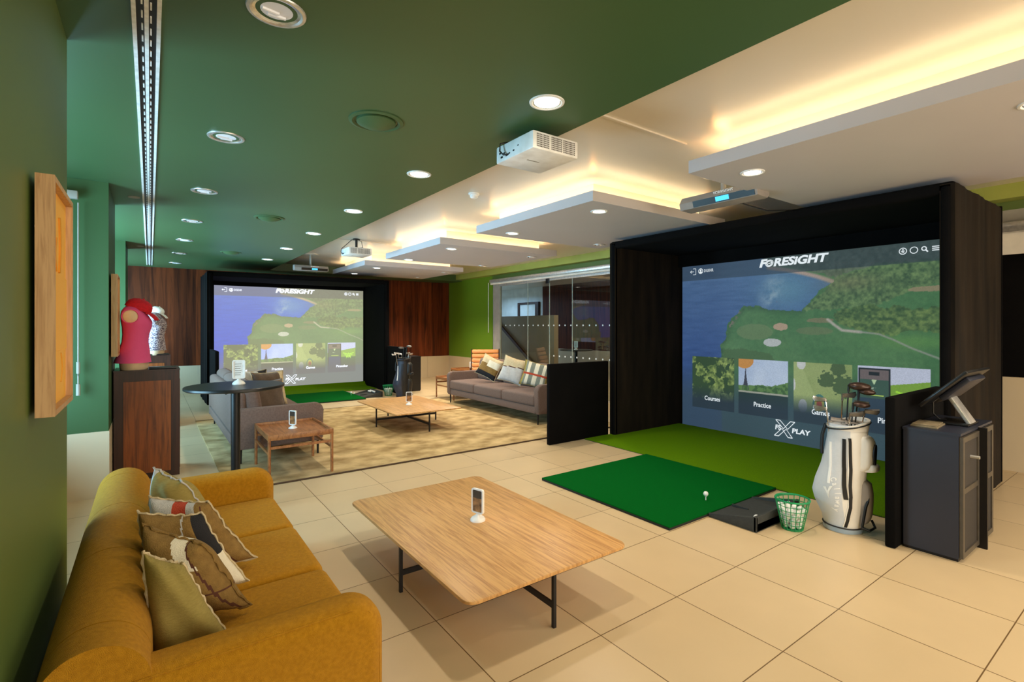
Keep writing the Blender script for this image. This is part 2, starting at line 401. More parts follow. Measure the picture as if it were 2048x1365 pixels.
# left wall: piers between window bays
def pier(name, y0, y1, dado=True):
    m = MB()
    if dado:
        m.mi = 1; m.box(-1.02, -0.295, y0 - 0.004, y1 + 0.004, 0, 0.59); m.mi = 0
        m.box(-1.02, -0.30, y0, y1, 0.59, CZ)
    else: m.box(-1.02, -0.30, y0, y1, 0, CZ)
    struct(name, m, ['shaded_green' if dado else 'green_wall', 'dado'], 0)
pier('wall_left', -3.2, 3.06, False)
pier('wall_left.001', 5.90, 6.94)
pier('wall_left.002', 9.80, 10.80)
for i, (y0, y1) in enumerate(((3.06, 5.90), (6.94, 9.80), (10.80, 13.80))):
    m = MB(); m.box(-1.02, -0.93, y0, y1, 0, 0.59)
    struct('wall_left.%03d' % (i + 3), m, 'dado', 0)
    w = MB(); w.box(-1.0, -0.95, y0, y0 + 0.06, 0.59, CZ); w.box(-1.0, -0.95, y1 - 0.06, y1, 0.59, CZ)
    w.box(-1.0, -0.95, y0 + 0.06, y1 - 0.06, 0.59, 0.65); w.box(-1.0, -0.95, y0 + 0.06, y1 - 0.06, CZ - 0.1, CZ)
    w.box(-0.99, -0.96, (y0 + y1) / 2 - 0.03, (y0 + y1) / 2 + 0.03, 0.65, CZ - 0.1)
    wo = struct('window_%d' % (i + 1), w, 'grey_paint', 0)
    g = B(-0.98, -0.975, y0 + 0.06, y1 - 0.06, 0.65, CZ - 0.1).build('glass_pane', 'glass', wo, 0)
struct('wall_front', B(-1.1, 7.6, -3.3, -3.2, 0, 3.1), 'green_wall', 0)
# back wall: walnut cladding over a stone dado
m = MB(); m.box(-1.02, 7.4, 13.8, 14.0, 0.625, 3.1)
struct('wall_back', m, 'clad', 0)
m = MB()
for k in range(9):
    x0 = -1.02 + k * 0.95; m.box(x0 + 0.002, min(7.3, x0 + 0.948), 13.775, 13.8, 0, 0.625)
struct('wall_back.001', m, 'dado', 0)
# right wall: green at the far end, then a glazed screen, dado and beam
struct('wall_right', B(7.3, 7.45, 11.36, 14.0, 0.625, CZ + 0.03), 'lime_wall', 0)
struct('wall_right.001', B(7.28, 7.45, 11.36, 13.8, 0, 0.625), 'dado', 0)
struct('wall_right.002', B(7.3, 7.42, -3.2, 1.9, 0, 0.99), 'dado', 0)
m = MB(); m.box(7.3, 7.42, -3.2, 11.36, CZ - 0.06, CZ + 0.03)
struct('trim_4', m, 'green_wall', 0)
struct('wall_right.003', B(7.36, 7.42, -3.2, 1.9, 0.99, 2.3), 'black_fabric', 0)
struct('trim_5', B(7.3, 7.42, -3.2, 1.9, 2.3, CZ - 0.06), 'grey_paint', 0)

# ------------------------------------------------------------------ glazed partition
gy0, gy1 = 1.95, 11.05
t = thing('glass_partition', 'frameless glass partition along the right wall between green wall and black booth', 'glass wall', (7.34, 0, 0))
for a, b in ((9.85, 11.05), (9.02, 9.84), (8.24, 9.01), (7.0, 8.23), (4.4, 6.99), (1.95, 4.39)):
    g = B(-0.006, 0.006, a, b, 0.03, 2.56).build('glass_panel', 'glass', t, 0)
    MB().box(-0.007, 0.007, b - 0.008, b + 0.002, 0.03, 2.56).build('panel_edge', 'glass_edge', g, 0)
for y, z in [(9.04 - 0.193 * k, 1.54) for k in range(0, 36)] + [(9.04 + 0.193 * k, 1.54) for k in range(1, 10)] + [(9.04 - 0.193 * k, 0.85) for k in range(1, 12)]:
    if gy0 < y < gy1:
        d = MB().loft([[(-0.0085 + q, y + 0.019 * math.cos(i * PI / 6), z + 0.019 * math.sin(i * PI / 6)) for i in range(12)] for q in (0, 0.001)])
        d.build('frosted_dot', 'frost', t, 0)
B(-0.02, 0.05, 11.05, 11.36, 0.0, 2.62).build('end_post', 'grey_paint', t, 0)
B(-0.02, 0.02, 1.95, 11.05, 0.0, 0.03).build('floor_channel', 'alu', t, 0)
B(-0.03, 0.03, 1.95, 11.05, 2.56, 2.62).build('head_channel', 'alu', t, 0)
B(-0.045, -0.03, 8.98, 9.1, 2.50, 2.72, bev=0.004).build('pivot_fitting', 'black_metal', t)
t = thing('roller_blind', 'grey roller blind cassette above the glass partition right of the green wall', 'blind', (7.22, 0, 0))
B(-0.05, 0.05, 6.9, 11.32, 2.655, 2.74, bev=0.02).build('cassette', 'alu', t)
MB().cyl((0.0, 6.9, 2.63), (0.0, 11.3, 2.63), 0.028, n=14).build('fabric_roll', 'white_paint', t)
MB().tube([(-0.06, 11.34, 2.66), (-0.06, 11.34, 1.35)], 0.008, 6).build('control_wand', 'white_plastic', t)
t = thing('roller_blind', 'grey roller blind cassette at the far right, behind the booth end', 'blind', (7.22, 0, 0))
B(-0.06, 0.07, -3.0, 1.7, 2.50, 2.62, bev=0.03).build('cassette', 'alu', t)
B(-0.01, 0.01, -3.0, 1.7, 2.28, 2.52).build('blind_cloth', 'white_paint', t)

# room beyond the glass
struct('wall_beyond', B(12.0, 12.1, -3.2, 15.15, 0, 3.1), 'clad', 0)
struct('wall_beyond.001', B(11.96, 12.0, -3.2, 14.9, 0, 0.70), 'dado', 0)
struct('wall_beyond.002', B(12.0, 12.1, 15.15, 19, 0, 3.1), 'pale_blue', 0)
struct('wall_beyond.003', B(7.45, 12.1, 18.9, 19, 0, 3.1), 'pale_blue', 0)
struct('wall_beyond.004', B(7.35, 7.45, 14.0, 19, 0, 3.1), 'pale_blue', 0)
struct('wall_beyond.005', B(7.45, 12.1, -3.3, -3.2, 0, 3.1), 'grey_paint', 0)
m = MB(); m.box(11.9, 12.0, 15.3, 15.5, 0, 2.45); m.box(11.9, 12.0, 16.55, 16.65, 0, 2.45); m.box(11.9, 12.0, 15.5, 16.55, 2.37, 2.45)
dr = struct('door_1', m, 'handrail', 0)
B(11.95, 11.99, 15.5, 16.55, 0, 2.37).build('door_leaf', 'pale_blue', dr, 0)
m = MB(); m.box(9.5, 9.66, 11.45, 18.0, 0, 1.84)
struct('wall_stair', m, 'tan', 0)
t = thing('handrail', 'dark wooden handrail sloping down the tan stair wall behind the glass', 'handrail', (9.42, 0, 0))
MB().prism([(14.5, 1.80), (14.5, 1.70), (11.9, 0.0), (11.9, 0.11)], 'x', -0.03, 0.03).build('rail', 'handrail', t)
for y in (14.1, 12.5):
    z = 1.75 - (14.5 - y) * 0.652
    MB().tube([(0, y, z), (0.08, y, z - 0.03)], 0.012, 8).build('bracket', 'alu', t)

# ------------------------------------------------------------------ ceiling rafts with cove light
def raft(y0, y1, label, x0=3.45, x1=5.70):
    t = thing('ceiling_raft', label, 'ceiling panel', ((x0 + x1) / 2, (y0 + y1) / 2, 2.75), 0, 'suspended ceiling rafts')
    hx, hy = (x1 - x0) / 2, (y1 - y0) / 2
    B(-hx, hx, -hy, hy, 0, 0.10).build('raft_body', 'raft', t, 0)
    B(-hx + 0.22, hx - 0.22, -hy + 0.22, hy - 0.22, 0.10, 0.25).build('plinth', 'cream', t, 0)
    l = MB(); a, b = hx - 0.14, hy - 0.14
    for q in ((-a, a, -b, -b + 0.02), (-a, a, b - 0.02, b), (-a, -a + 0.02, -b, b), (a - 0.02, a, -b, b)):
        l.box(q[0], q[1], q[2], q[3], 0.10, 0.112)
    l.build('led_strip', 'led', t, 0)
    return t
raft(-2.6, 2.48, 'long white ceiling raft nearest the camera with glowing cove edge')
raft(3.57, 5.76, 'square white ceiling raft above the left side of the near golf booth')
raft(6.80, 8.96, 'white ceiling raft above the far coffee table, third from the camera')
raft(10.09, 12.3, 'white ceiling raft farthest away, above the far golf booth front')

# ------------------------------------------------------------------ lamps in the ceilings
def downlight(x, y, z, on, label, group, r=0.088, watts=0, color=WHITE):
    t = thing('downlight', label, 'ceiling light', (x, y, z), 0, group)
    MB().lathe([(r + 0.014, 0), (r + 0.012, -0.006), (r, -0.008), (r - 0.008, -0.004), (r - 0.008, 0.0)], 32, cap=False).build('trim_ring', 'white_plastic' if on else 'alu', t)
    MB().lathe([(r - 0.008, -0.003), (r - 0.02, 0.0), (r * 0.55, 0.004), (r * 0.5, 0.004)], 32, cap=False).build('reflector', 'reflector', t)
    b = MB()
    if on: b.lathe([(r - 0.016, -0.0035), (0.001, -0.0045)], 28)
    else:
        b.cyl((-r * 0.55, 0, -0.003), (r * 0.1, 0.01, -0.003), 0.008, n=8); b.cyl((-r * 0.3, 0.03, -0.003), (r * 0.4, 0.03, -0.003), 0.008, n=8)
        b.lathe([(r * 0.62, -0.0005), (0.001, -0.001)], 24)
    b.build('lamp', 'lamp_on' if on else 'lamp_dim', t)
    if watts:
        light('SPOT', (0, 0, -0.02), (0, 0, 0), watts, color, t, spot_size=2.3, spot_blend=0.7, shadow_soft_size=0.05)
    return t
for k in range(7):
    downlight(0.415, 2.27 + 1.725 * k, CZ, False, 'unlit round chrome downlight in green ceiling, left row, ' + (ORD + [])[k] , 'left row of downlights', r=0.098, watts=9, color=(0.95, 0.9, 0.85))
for k in range(6):
    downlight(1.83, 2.27 + 1.725 * k, CZ, True, 'lit round downlight in green ceiling, right row along the cream edge, ' + ORD[k], 'right row of downlights', watts=(46 if k < 3 else 36))
for k, (x, y, lab) in enumerate(((3.88, 0.55, 'lit downlight in the nearest raft at the right picture edge'), (3.83, 2.16, 'lit downlight in the left end of the nearest raft'),
        (3.83, 3.87, 'lit downlight near the front corner of the second raft'), (3.83, 5.47, 'lit downlight at the back left corner of the second raft'),
        (5.42, 5.47, 'small downlight in the second raft beside the near booth top'), (3.83, 7.15, 'lit downlight in the front left of the third raft'),
        (3.83, 8.80, 'lit downlight in the back left of the third raft'), (5.42, 8.80, 'small downlight in the back right of the third raft'),
        (5.42, 7.15, 'small downlight in the front right of the third raft'), (3.83, 10.45, 'lit downlight in the front left of the farthest raft'),
        (5.42, 10.45, 'small downlight in the front right of the farthest raft'), (5.42, 11.9, 'added downlight at the back right corner of the farthest raft'), (3.83, 11.9, 'lit downlight in the back of the farthest raft above the booth'))):  # back right corner lamp is added to brighten the walnut wall behind
    downlight(x, y, 2.75, x < 4, lab, 'downlights in the ceiling rafts', r=0.078, watts=(50 if x < 4 else (44 if y < 8 else 175)))
for k in range(3):
    t = thing('ceiling_speaker', 'green painted round ceiling diffuser, ' + ORD[k], 'ceiling vent', (1.14, 3.12 + 3.56 * k, CZ), 0, 'green ceiling diffusers')
    MB().lathe([(0.165, 0), (0.165, -0.006), (0.145, -0.012), (0.13, -0.004), (0.13, 0)], 40, cap=False).build('rim', 'green_ceiling', t)
    MB().lathe([(0.118, 0.0), (0.118, -0.014), (0.08, -0.034), (0.03, -0.046), (0.001, -0.048)], 36).build('cone', 'green_ceiling', t)
for k, y in enumerate((6.40, 10.3)):
    t = thing('recessed_disc', 'small pale recessed disc in the green ceiling beside the ' + ('nearer' if k == 0 else 'farther') + ' window pier', 'ceiling light', (-0.13, y, CZ), 0)
    MB().lathe([(0.05, 0), (0.048, -0.006), (0.001, -0.007)], 24).build('disc', 'grey_paint', t)
t = thing('smoke_detector', 'white smoke detector on the cream ceiling behind the near projector', 'smoke detector', (2.88, 4.86, COF))
MB().lathe([(0.06, 0), (0.06, -0.015), (0.045, -0.02)], 24).build('base_ring', 'white_plastic', t)
MB().lathe([(0.04, -0.02), (0.045, -0.04), (0.03, -0.055), (0.001, -0.057)], 20).build('sensor_head', 'white_plastic', t)
# linear slot diffuser
t = thing('slot_diffuser', 'long white two-slot linear air diffuser running along the green ceiling', 'air vent', (-0.012, 0, CZ))
for x in (-0.042, 0.0, 0.042):
    B(x - 0.0075, x + 0.0075, -3, 13.3, -0.012, 0).build('rail', 'card_white', t, 0)
B(-0.036, 0.036, -3, 13.3, -0.003, 0).build('slot_back', 'black_metal', t, 0)
v = MB(); k = 0; y = 0.6
while y < 13.2:
    for x in (-0.021, 0.021):
        o = 0.0 if k % 2 == 0 else 0.0
        v.box(x - 0.003 + (0.006 if x < 0 else -0.006), x + 0.003 + (0.006 if x < 0 else -0.006), y + (0.03 if x > 0 else 0), y + 0.055 + (0.03 if x > 0 else 0), -0.008, -0.003)
    y += 0.11; k += 1
o = v.build('vane', 'card_white', t, 0); o['kind'] = 'stuff'
# blind wand and bracket in the first window bay
t = thing('blind_wand', 'white blind wand hanging against the green window reveal', 'blind wand', (-0.50, 5.84, 0))
MB().tube([(0, 0, 2.60), (0, 0, 1.10)], 0.006, 8).build('wand', 'grey_paint', t)
MB().tube([(0, 0, 1.22), (0, 0, 1.12)], 0.013, 10).tube([(0, 0, 1.03), (0, 0, 0.93)], 0.015, 10).tube([(0, 0, 1.12), (0, 0, 1.02)], 0.006, 8).build('grip', 'grey_paint', t)
B(-0.16, 0.0, -0.03, 0.03, 2.63, 2.70, bev=0.01).build('headrail_bracket', 'grey_paint', t)

# ------------------------------------------------------------------ screen picture painted into the mesh
SW, SH = 3.33, 2.45
def vnoise(h, w, cells, seed):
    r = np.random.RandomState(seed)
    gh, gw = cells; g = r.rand(gh + 2, gw + 2)
    yy = np.linspace(0, gh, h)[:, None]; xx = np.linspace(0, gw, w)[None, :]
    y0 = yy.astype(int); x0 = xx.astype(int); fy = yy - y0; fx = xx - x0
    fy = fy * fy * (3 - 2 * fy); fx = fx * fx * (3 - 2 * fx)
    return (g[y0, x0] * (1 - fy) * (1 - fx) + g[y0 + 1, x0] * fy * (1 - fx) + g[y0, x0 + 1] * (1 - fy) * fx + g[y0 + 1, x0 + 1] * fy * fx)
def fbm(h, w, c, seed, n=4):
    s = 0; a = 1; t = 0
    for i in range(n):
        s = s + a * vnoise(h, w, (c[0] * 2 ** i, c[1] * 2 ** i), seed + i); t += a; a *= 0.55
    return s / t
def inpoly(Sx, Z, poly, jx=0, jz=0):
    r = np.zeros(Sx.shape, bool); n = len(poly); X = Sx + jx; Y = Z + jz
    for i in range(n):
        x1, y1 = poly[i]; x2, y2 = poly[(i + 1) % n]
        c_ = ((y1 > Y) != (y2 > Y))
        with np.errstate(divide='ignore', invalid='ignore'):
            xi = (x2 - x1) * (Y - y1) / ((y2 - y1) if y2 != y1 else 1e-9) + x1
        r ^= c_ & (X < xi)
    return r
def segdist(Sx, Z, pts):
    d = np.full(Sx.shape, 9.0)
    for (x1, y1), (x2, y2) in zip(pts[:-1], pts[1:]):
        dx, dy = x2 - x1, y2 - y1; t_ = np.clip(((Sx - x1) * dx + (Z - y1) * dy) / (dx * dx + dy * dy), 0, 1)
        d = np.minimum(d, np.hypot(Sx - x1 - t_ * dx, Z - y1 - t_ * dy))
    return d
def paint(nx, ny):
    Sx, Z = np.meshgrid(np.linspace(0, SW, nx), np.linspace(0, SH, ny))
    C = lambda r, g, b: np.array([r, g, b], float)
    img = np.zeros((ny, nx, 3))
    n1 = fbm(ny, nx, (6, 8), 1); n2 = fbm(ny, nx, (24, 32), 9, 4); n3 = fbm(ny, nx, (70, 95), 20, 3); n4 = fbm(ny, nx, (80, 14), 40, 3)
    def mix(mask, col):
        nonlocal img
        if mask.dtype == bool: mask = mask.astype(float)
        img = img * (1 - mask[..., None]) + np.asarray(col) * mask[..., None]
    # sea
    k = np.clip((Z - 0.9) / 1.4, 0, 1)[..., None]
    img = C(46, 76, 132) * (1 - k) + C(74, 104, 142) * k
    img = img + (n4[..., None] - 0.5) * 22
    sh = np.exp(-(((Sx - 1.62) / 0.42) ** 2 + ((Z - 2.0) / 0.28) ** 2)); mix(sh * 0.75, C(96, 140, 158))
    foam = np.exp(-(((Sx - 1.42 - (Z - 2.0) * 0.35) / 0.13) ** 2 + ((Z - 1.98) / 0.22) ** 2)) * np.clip(n2 * 2.6 - 0.8, 0, 1); mix(np.clip(foam, 0, 1) * 0.75, C(170, 186, 190))
    jx = (n2 - 0.5) * 0.10; jz = (n3 - 0.5) * 0.06
    land = inpoly(Sx, Z, [(0.68, 0.0), (0.68, 1.09), (0.65, 1.25), (0.75, 1.38), (0.78, 1.57), (0.92, 1.7), (1.01, 1.81), (1.27, 1.8), (1.37, 1.75), (1.8, 1.73), (1.89, 1.82), (2.02, 1.97), (2.17, 2.07), (1.98, 2.15), (1.62, 2.26), (1.37, 2.31), (1.3, 2.39), (1.32, 2.6), (3.6, 2.6), (3.6, 0)], jx * 0.6, jz)
    mix(land, C(74, 116, 66)); img = img + (land * (n1 - 0.5))[..., None] * C(40, 30, 26) + (land * (n3 - 0.5))[..., None] * C(16, 18, 12)
    # shore fringe of bushes and rock
    d = segdist(Sx, Z, [(0.70, 1.05), (0.67, 1.25), (0.77, 1.38), (0.80, 1.57), (0.94, 1.7), (1.03, 1.79), (1.27, 1.78), (1.40, 1.74), (1.8, 1.73)])
    mix(np.clip(1 - d / 0.07, 0, 1) * land * np.clip(n3 * 2 - 0.3, 0, 1), C(52, 86, 48))
    mix((np.clip(1 - segdist(Sx, Z, [(0.8, 1.52), (0.95, 1.74)]) / 0.05, 0, 1)) * land * (n3 > 0.5), C(124, 112, 96))
    mix(inpoly(Sx, Z, [(0.70, 1.0), (0.72, 1.2), (1.0, 1.22), (1.4, 1.16), (1.6, 1.0), (1.2, 0.9)], jx, jz) * 0.8, C(70, 98, 52) )
    # hill behind the bay
    hill = inpoly(Sx, Z, [(1.32, 2.6), (1.30, 2.37), (1.62, 2.30), (2.0, 2.20), (2.2, 2.12), (2.4, 2.2), (3.6, 2.24), (3.6, 2.6)], jx, jz); mix(hill, C(84, 96, 70)); img = img + (hill * (n3 - 0.5))[..., None] * 60
    beach = np.clip(1.4 - segdist(Sx, Z, [(1.37, 2.31), (1.62, 2.26), (1.8, 2.21), (1.98, 2.15), (2.17, 2.07)]) / 0.028, 0, 1); mix(beach, C(176, 152, 136))
    rough = np.clip((n3 - 0.2) * 1.6, 0, 1)[..., None]
    def forest(poly, a, b):
        m_ = inpoly(Sx, Z, poly, jx, jz)[..., None]
        nonlocal img
        img = np.where(m_, a * (1 - rough) + b * rough, img)
    forest([(1.82, 1.74), (1.94, 1.86), (2.13, 2.01), (2.23, 2.14), (2.62, 2.24), (3.6, 2.24), (3.6, 1.99), (3.2, 1.99), (2.96, 1.92), (2.79, 1.83), (2.62, 1.77), (2.43, 1.76), (2.13, 1.73)], C(52, 78, 44), C(116, 142, 84))
    mix(np.exp(-(((Sx - 2.35) / 0.3) ** 2 + ((Z - 2.05) / 0.1) ** 2)) * 0.5, C(128, 122, 84))
    forest([(2.15, 1.65), (2.23, 1.72), (2.43, 1.76), (2.58, 1.79), (2.71, 1.72), (2.79, 1.77), (2.96, 1.71), (3.6, 1.78), (3.6, 1.44), (3.2, 1.46), (2.96, 1.48), (2.79, 1.42), (2.58, 1.46), (2.33, 1.52), (2.19, 1.59)], C(48, 76, 36), C(118, 140, 72))
    mix(np.exp(-(((Sx - 3.0) / 0.4) ** 2 + ((Z - 1.36) / 0.08) ** 2)) * 0.6, C(100, 146, 66))
    el = lambda cx, cz, a, b: (((Sx - cx) / a) ** 2 + ((Z - cz + (n3 - .5) * 0.02) / b) ** 2) < 1
    mix(el(1.17, 1.45, 0.26, 0.11) * 0.5, C(122, 132, 88)); mix(el(1.53, 1.52, 0.095, 0.05), C(176, 150, 122)); mix(el(1.42, 1.31, 0.12, 0.055), C(186, 188, 182))
    mix(el(3.11, 1.93, 0.18, 0.03) * 0.9, C(150, 132, 98)); mix(el(2.02, 1.60, 0.16, 0.03) * 0.7, C(138, 118, 88)); mix(el(1.95, 1.47, 0.22, 0.05) * 0.45, C(128, 120, 84))
    mix(np.clip(1.3 - segdist(Sx, Z, [(2.11, 1.61), (2.19, 1.54), (2.27, 1.48), (2.47, 1.46)]) / 0.02, 0, 1), C(176, 168, 152))
    mix(np.clip(1.3 - segdist(Sx, Z, [(2.47, 1.46), (2.65, 1.44), (2.79, 1.38), (2.96, 1.29), (3.2, 1.19), (3.33, 1.12)]) / 0.013, 0, 1) * 0.8, C(150, 150, 136))
    # dimmed header and footer
    mix((Z > 2.22) * 0.55, C(36, 48, 58)); mix(np.clip((0.95 - Z) / 0.5, 0, 1) * 0.85, C(52, 74, 92)); 
    img = img * (0.92 + 0.08 * np.clip(Z / 1.2, 0, 1))[..., None]
    # menu tiles
    def tile(x0, x1, z0=0.30, z1=1.07):
        u = (Sx - x0) / (x1 - x0); v_ = (Z - z0) / (z1 - z0)
        m_ = (u >= 0) & (u <= 1) & (v_ >= 0) & (v_ <= 1); return u, v_, m_
    def put(m_, col, a=1.0):
        mix(m_.astype(float) * a, col)
    dark = C(28, 44, 58)
    u, v_, m_ = tile(0.18, 0.87)
    t1 = C(60, 84, 34) * (1 - rough) + C(168, 184, 96) * rough; t1 = np.where((n2 > 0.52)[..., None], t1, C(46, 72, 32))
    img = np.where(m_[..., None], t1, img)
    u2, v2, m2 = tile(0.94, 1.63); sky = C(150, 168, 200) * (1 - n1[..., None]) + C(214, 222, 232) * n1[..., None]
    img = np.where(m2[..., None], sky, img)
    put(m2 & (v2 < 0.52 + 0.12 * u2 * n2 + 0.25 * np.clip(u2 - 0.7, 0, 1)), C(96, 132, 66)); put(m2 & (v2 < 0.50 + 0.1 * u2) & (n3 > 0.5), C(60, 96, 44))
    put(m2 & (v2 > 0.40) & (v2 < 0.43), C(190, 186, 160)); put(m2 & (v2 < 0.40), C(24, 50, 40))
    tw = np.clip((0.92 - v2) / 0.5, 0, 1); hw = 0.006 + 0.075 * tw ** 2.2
    put(m2 & (abs(u2 - 0.15) < hw) & (v2 > 0.45) & (v2 < 0.90) & ~((v2 < 0.52) & (abs(u2 - 0.15) < 0.045)), C(60, 58, 72))
    put(m2 & (((u2 - 0.12) / 0.2) ** 2 + ((v2 - 0.98) / 0.15) ** 2 < 1), C(206, 140, 60))
    u3, v3, m3 = tile(1.70, 2.38); g3 = C(120, 140, 74) * (1 - n1[..., None]) + C(168, 178, 112) * n1[..., None]
    img = np.where(m3[..., None], g3, img)
    put(m3 & (u3 + v3 * 0.5 < 0.62), C(172, 184, 118), 0.6)
    for cx_, cv_, a_, b_ in ((0.14, 0.97, 0.08, 0.09), (0.17, 0.28, 0.08, 0.11), (0.0, 0.62, 0.035, 0.1)): put(m3 & (((u3 - cx_) / a_) ** 2 + ((v3 - cv_) / b_) ** 2 < 1), C(206, 204, 196))
    r3 = np.hypot((u3 - 0.46) / 0.115, (v3 - 0.33) / 0.17)
    for rr, cc in ((1, C(66, 118, 104)), (0.74, C(190, 186, 70)), (0.42, C(188, 66, 40))): put(m3 & (r3 < rr), cc)
    for cx_, cv_, s_ in ((0.58, 0.74, 0.13), (0.86, 0.66, 0.17), (0.78, 0.93, 0.12)): put(m3 & (np.hypot(u3 - cx_, v3 - cv_) < s_ * (0.6 + 0.8 * n3)), C(66, 88, 46), 0.9)
    u4, v4, m4 = tile(2.44, 3.13); img = np.where(m4[..., None], C(200, 202, 216), img)
    put(m4 & (v4 < 0.66 + 0.16 * u4), C(126, 164, 46)); put(m4 & (v4 < 0.5 + 0.05 * n1), C(44, 84, 50))
    ph = m4 & (u4 > 0.01) & (u4 < 0.47) & (v4 < 0.97); put(ph, C(14, 16, 18))
    sc_ = m4 & (u4 > 0.03) & (u4 < 0.45) & (v4 < 0.945); put(sc_, C(112, 96, 92)); put(sc_ & (v4 < 0.80), C(56, 84, 66)); put(sc_ & (v4 < 0.52), C(40, 58, 74))
    put(sc_ & (u4 > 0.16) & (u4 < 0.32) & (v4 > 0.86) & (v4 < 0.915), C(12, 14, 16))
    put(sc_ & (u4 > 0.12) & (u4 < 0.38) & (abs(v4 - 0.57) < 0.008), C(190, 214, 90)); put(sc_ & (abs(u4 - 0.24) < 0.04 * np.clip((v4 - 0.72) / 0.08, 0, 1)) & (v4 < 0.80) & (v4 > 0.72), C(190, 210, 160))
    put(sc_ & (u4 > 0.16) & (u4 < 0.36) & (abs(v4 - 0.67) < 0.012) & (n3 > 0.45), C(160, 176, 150))
    # winged badge on the last tile
    for k_ in range(3):
        ww = 0.2 - 0.055 * k_; zz = 0.60 - 0.05 * k_
        put(m4 & (abs(u4 - 0.74) < ww) & (abs(v4 - zz - 0.25 * abs(u4 - 0.74)) < 0.014), C(170, 226, 50))
    put(m4 & (abs(abs(u4 - 0.74) - 0.08 * np.clip((0.64 - v4) / 0.16, 0, 1)) < 0.008) & (v4 < 0.66) & (v4 > 0.46), C(170, 226, 50))
    for m_, v_k in ((m_, v_) if False else (tile(0.18, 0.87)[2], tile(0.18, 0.87)[1]), (m2, v2), (m3, v3), (m4, v4)):
        mix(m_ * np.clip((0.46 - v_k) / 0.30, 0, 1) * 0.96, dark)
    img = img * (1 + (np.random.RandomState(5).rand(ny, nx)[..., None] - 0.5) * 0.12)
    img = np.clip(img, 0, 255) / 255.0
    return np.where(img <= 0.04045, img / 12.92, ((img + 0.055) / 1.055) ** 2.4)

NX, NY = 560, 412
xs = np.linspace(0, SW, NX); zs = np.linspace(0, SH, NY)
gx_, gz_ = np.meshgrid(xs, zs)
co = np.stack([gx_, np.zeros_like(gx_), gz_], -1).reshape(-1, 3)
me = bpy.data.meshes.new('screen_picture')
ii = np.arange(NX * NY).reshape(NY, NX)
quads = np.stack([ii[:-1, :-1], ii[:-1, 1:], ii[1:, 1:], ii[1:, :-1]], -1).reshape(-1)
me.vertices.add(NX * NY); me.vertices.foreach_set('co', co.ravel())
nq = (NX - 1) * (NY - 1)
me.loops.add(nq * 4); me.loops.foreach_set('vertex_index', quads.astype(np.int32))
me.polygons.add(nq); me.polygons.foreach_set('loop_start', np.arange(0, nq * 4, 4, dtype=np.int32))
me.update(calc_edges=True)
ca = me.color_attributes.new('picture', 'FLOAT_COLOR', 'POINT')
pc = np.ones((NY * NX, 4), np.float32); pic = paint(NX, NY).reshape(-1, 3); pc[:, :3] = pic
ca.data.foreach_set('color', pc.ravel())

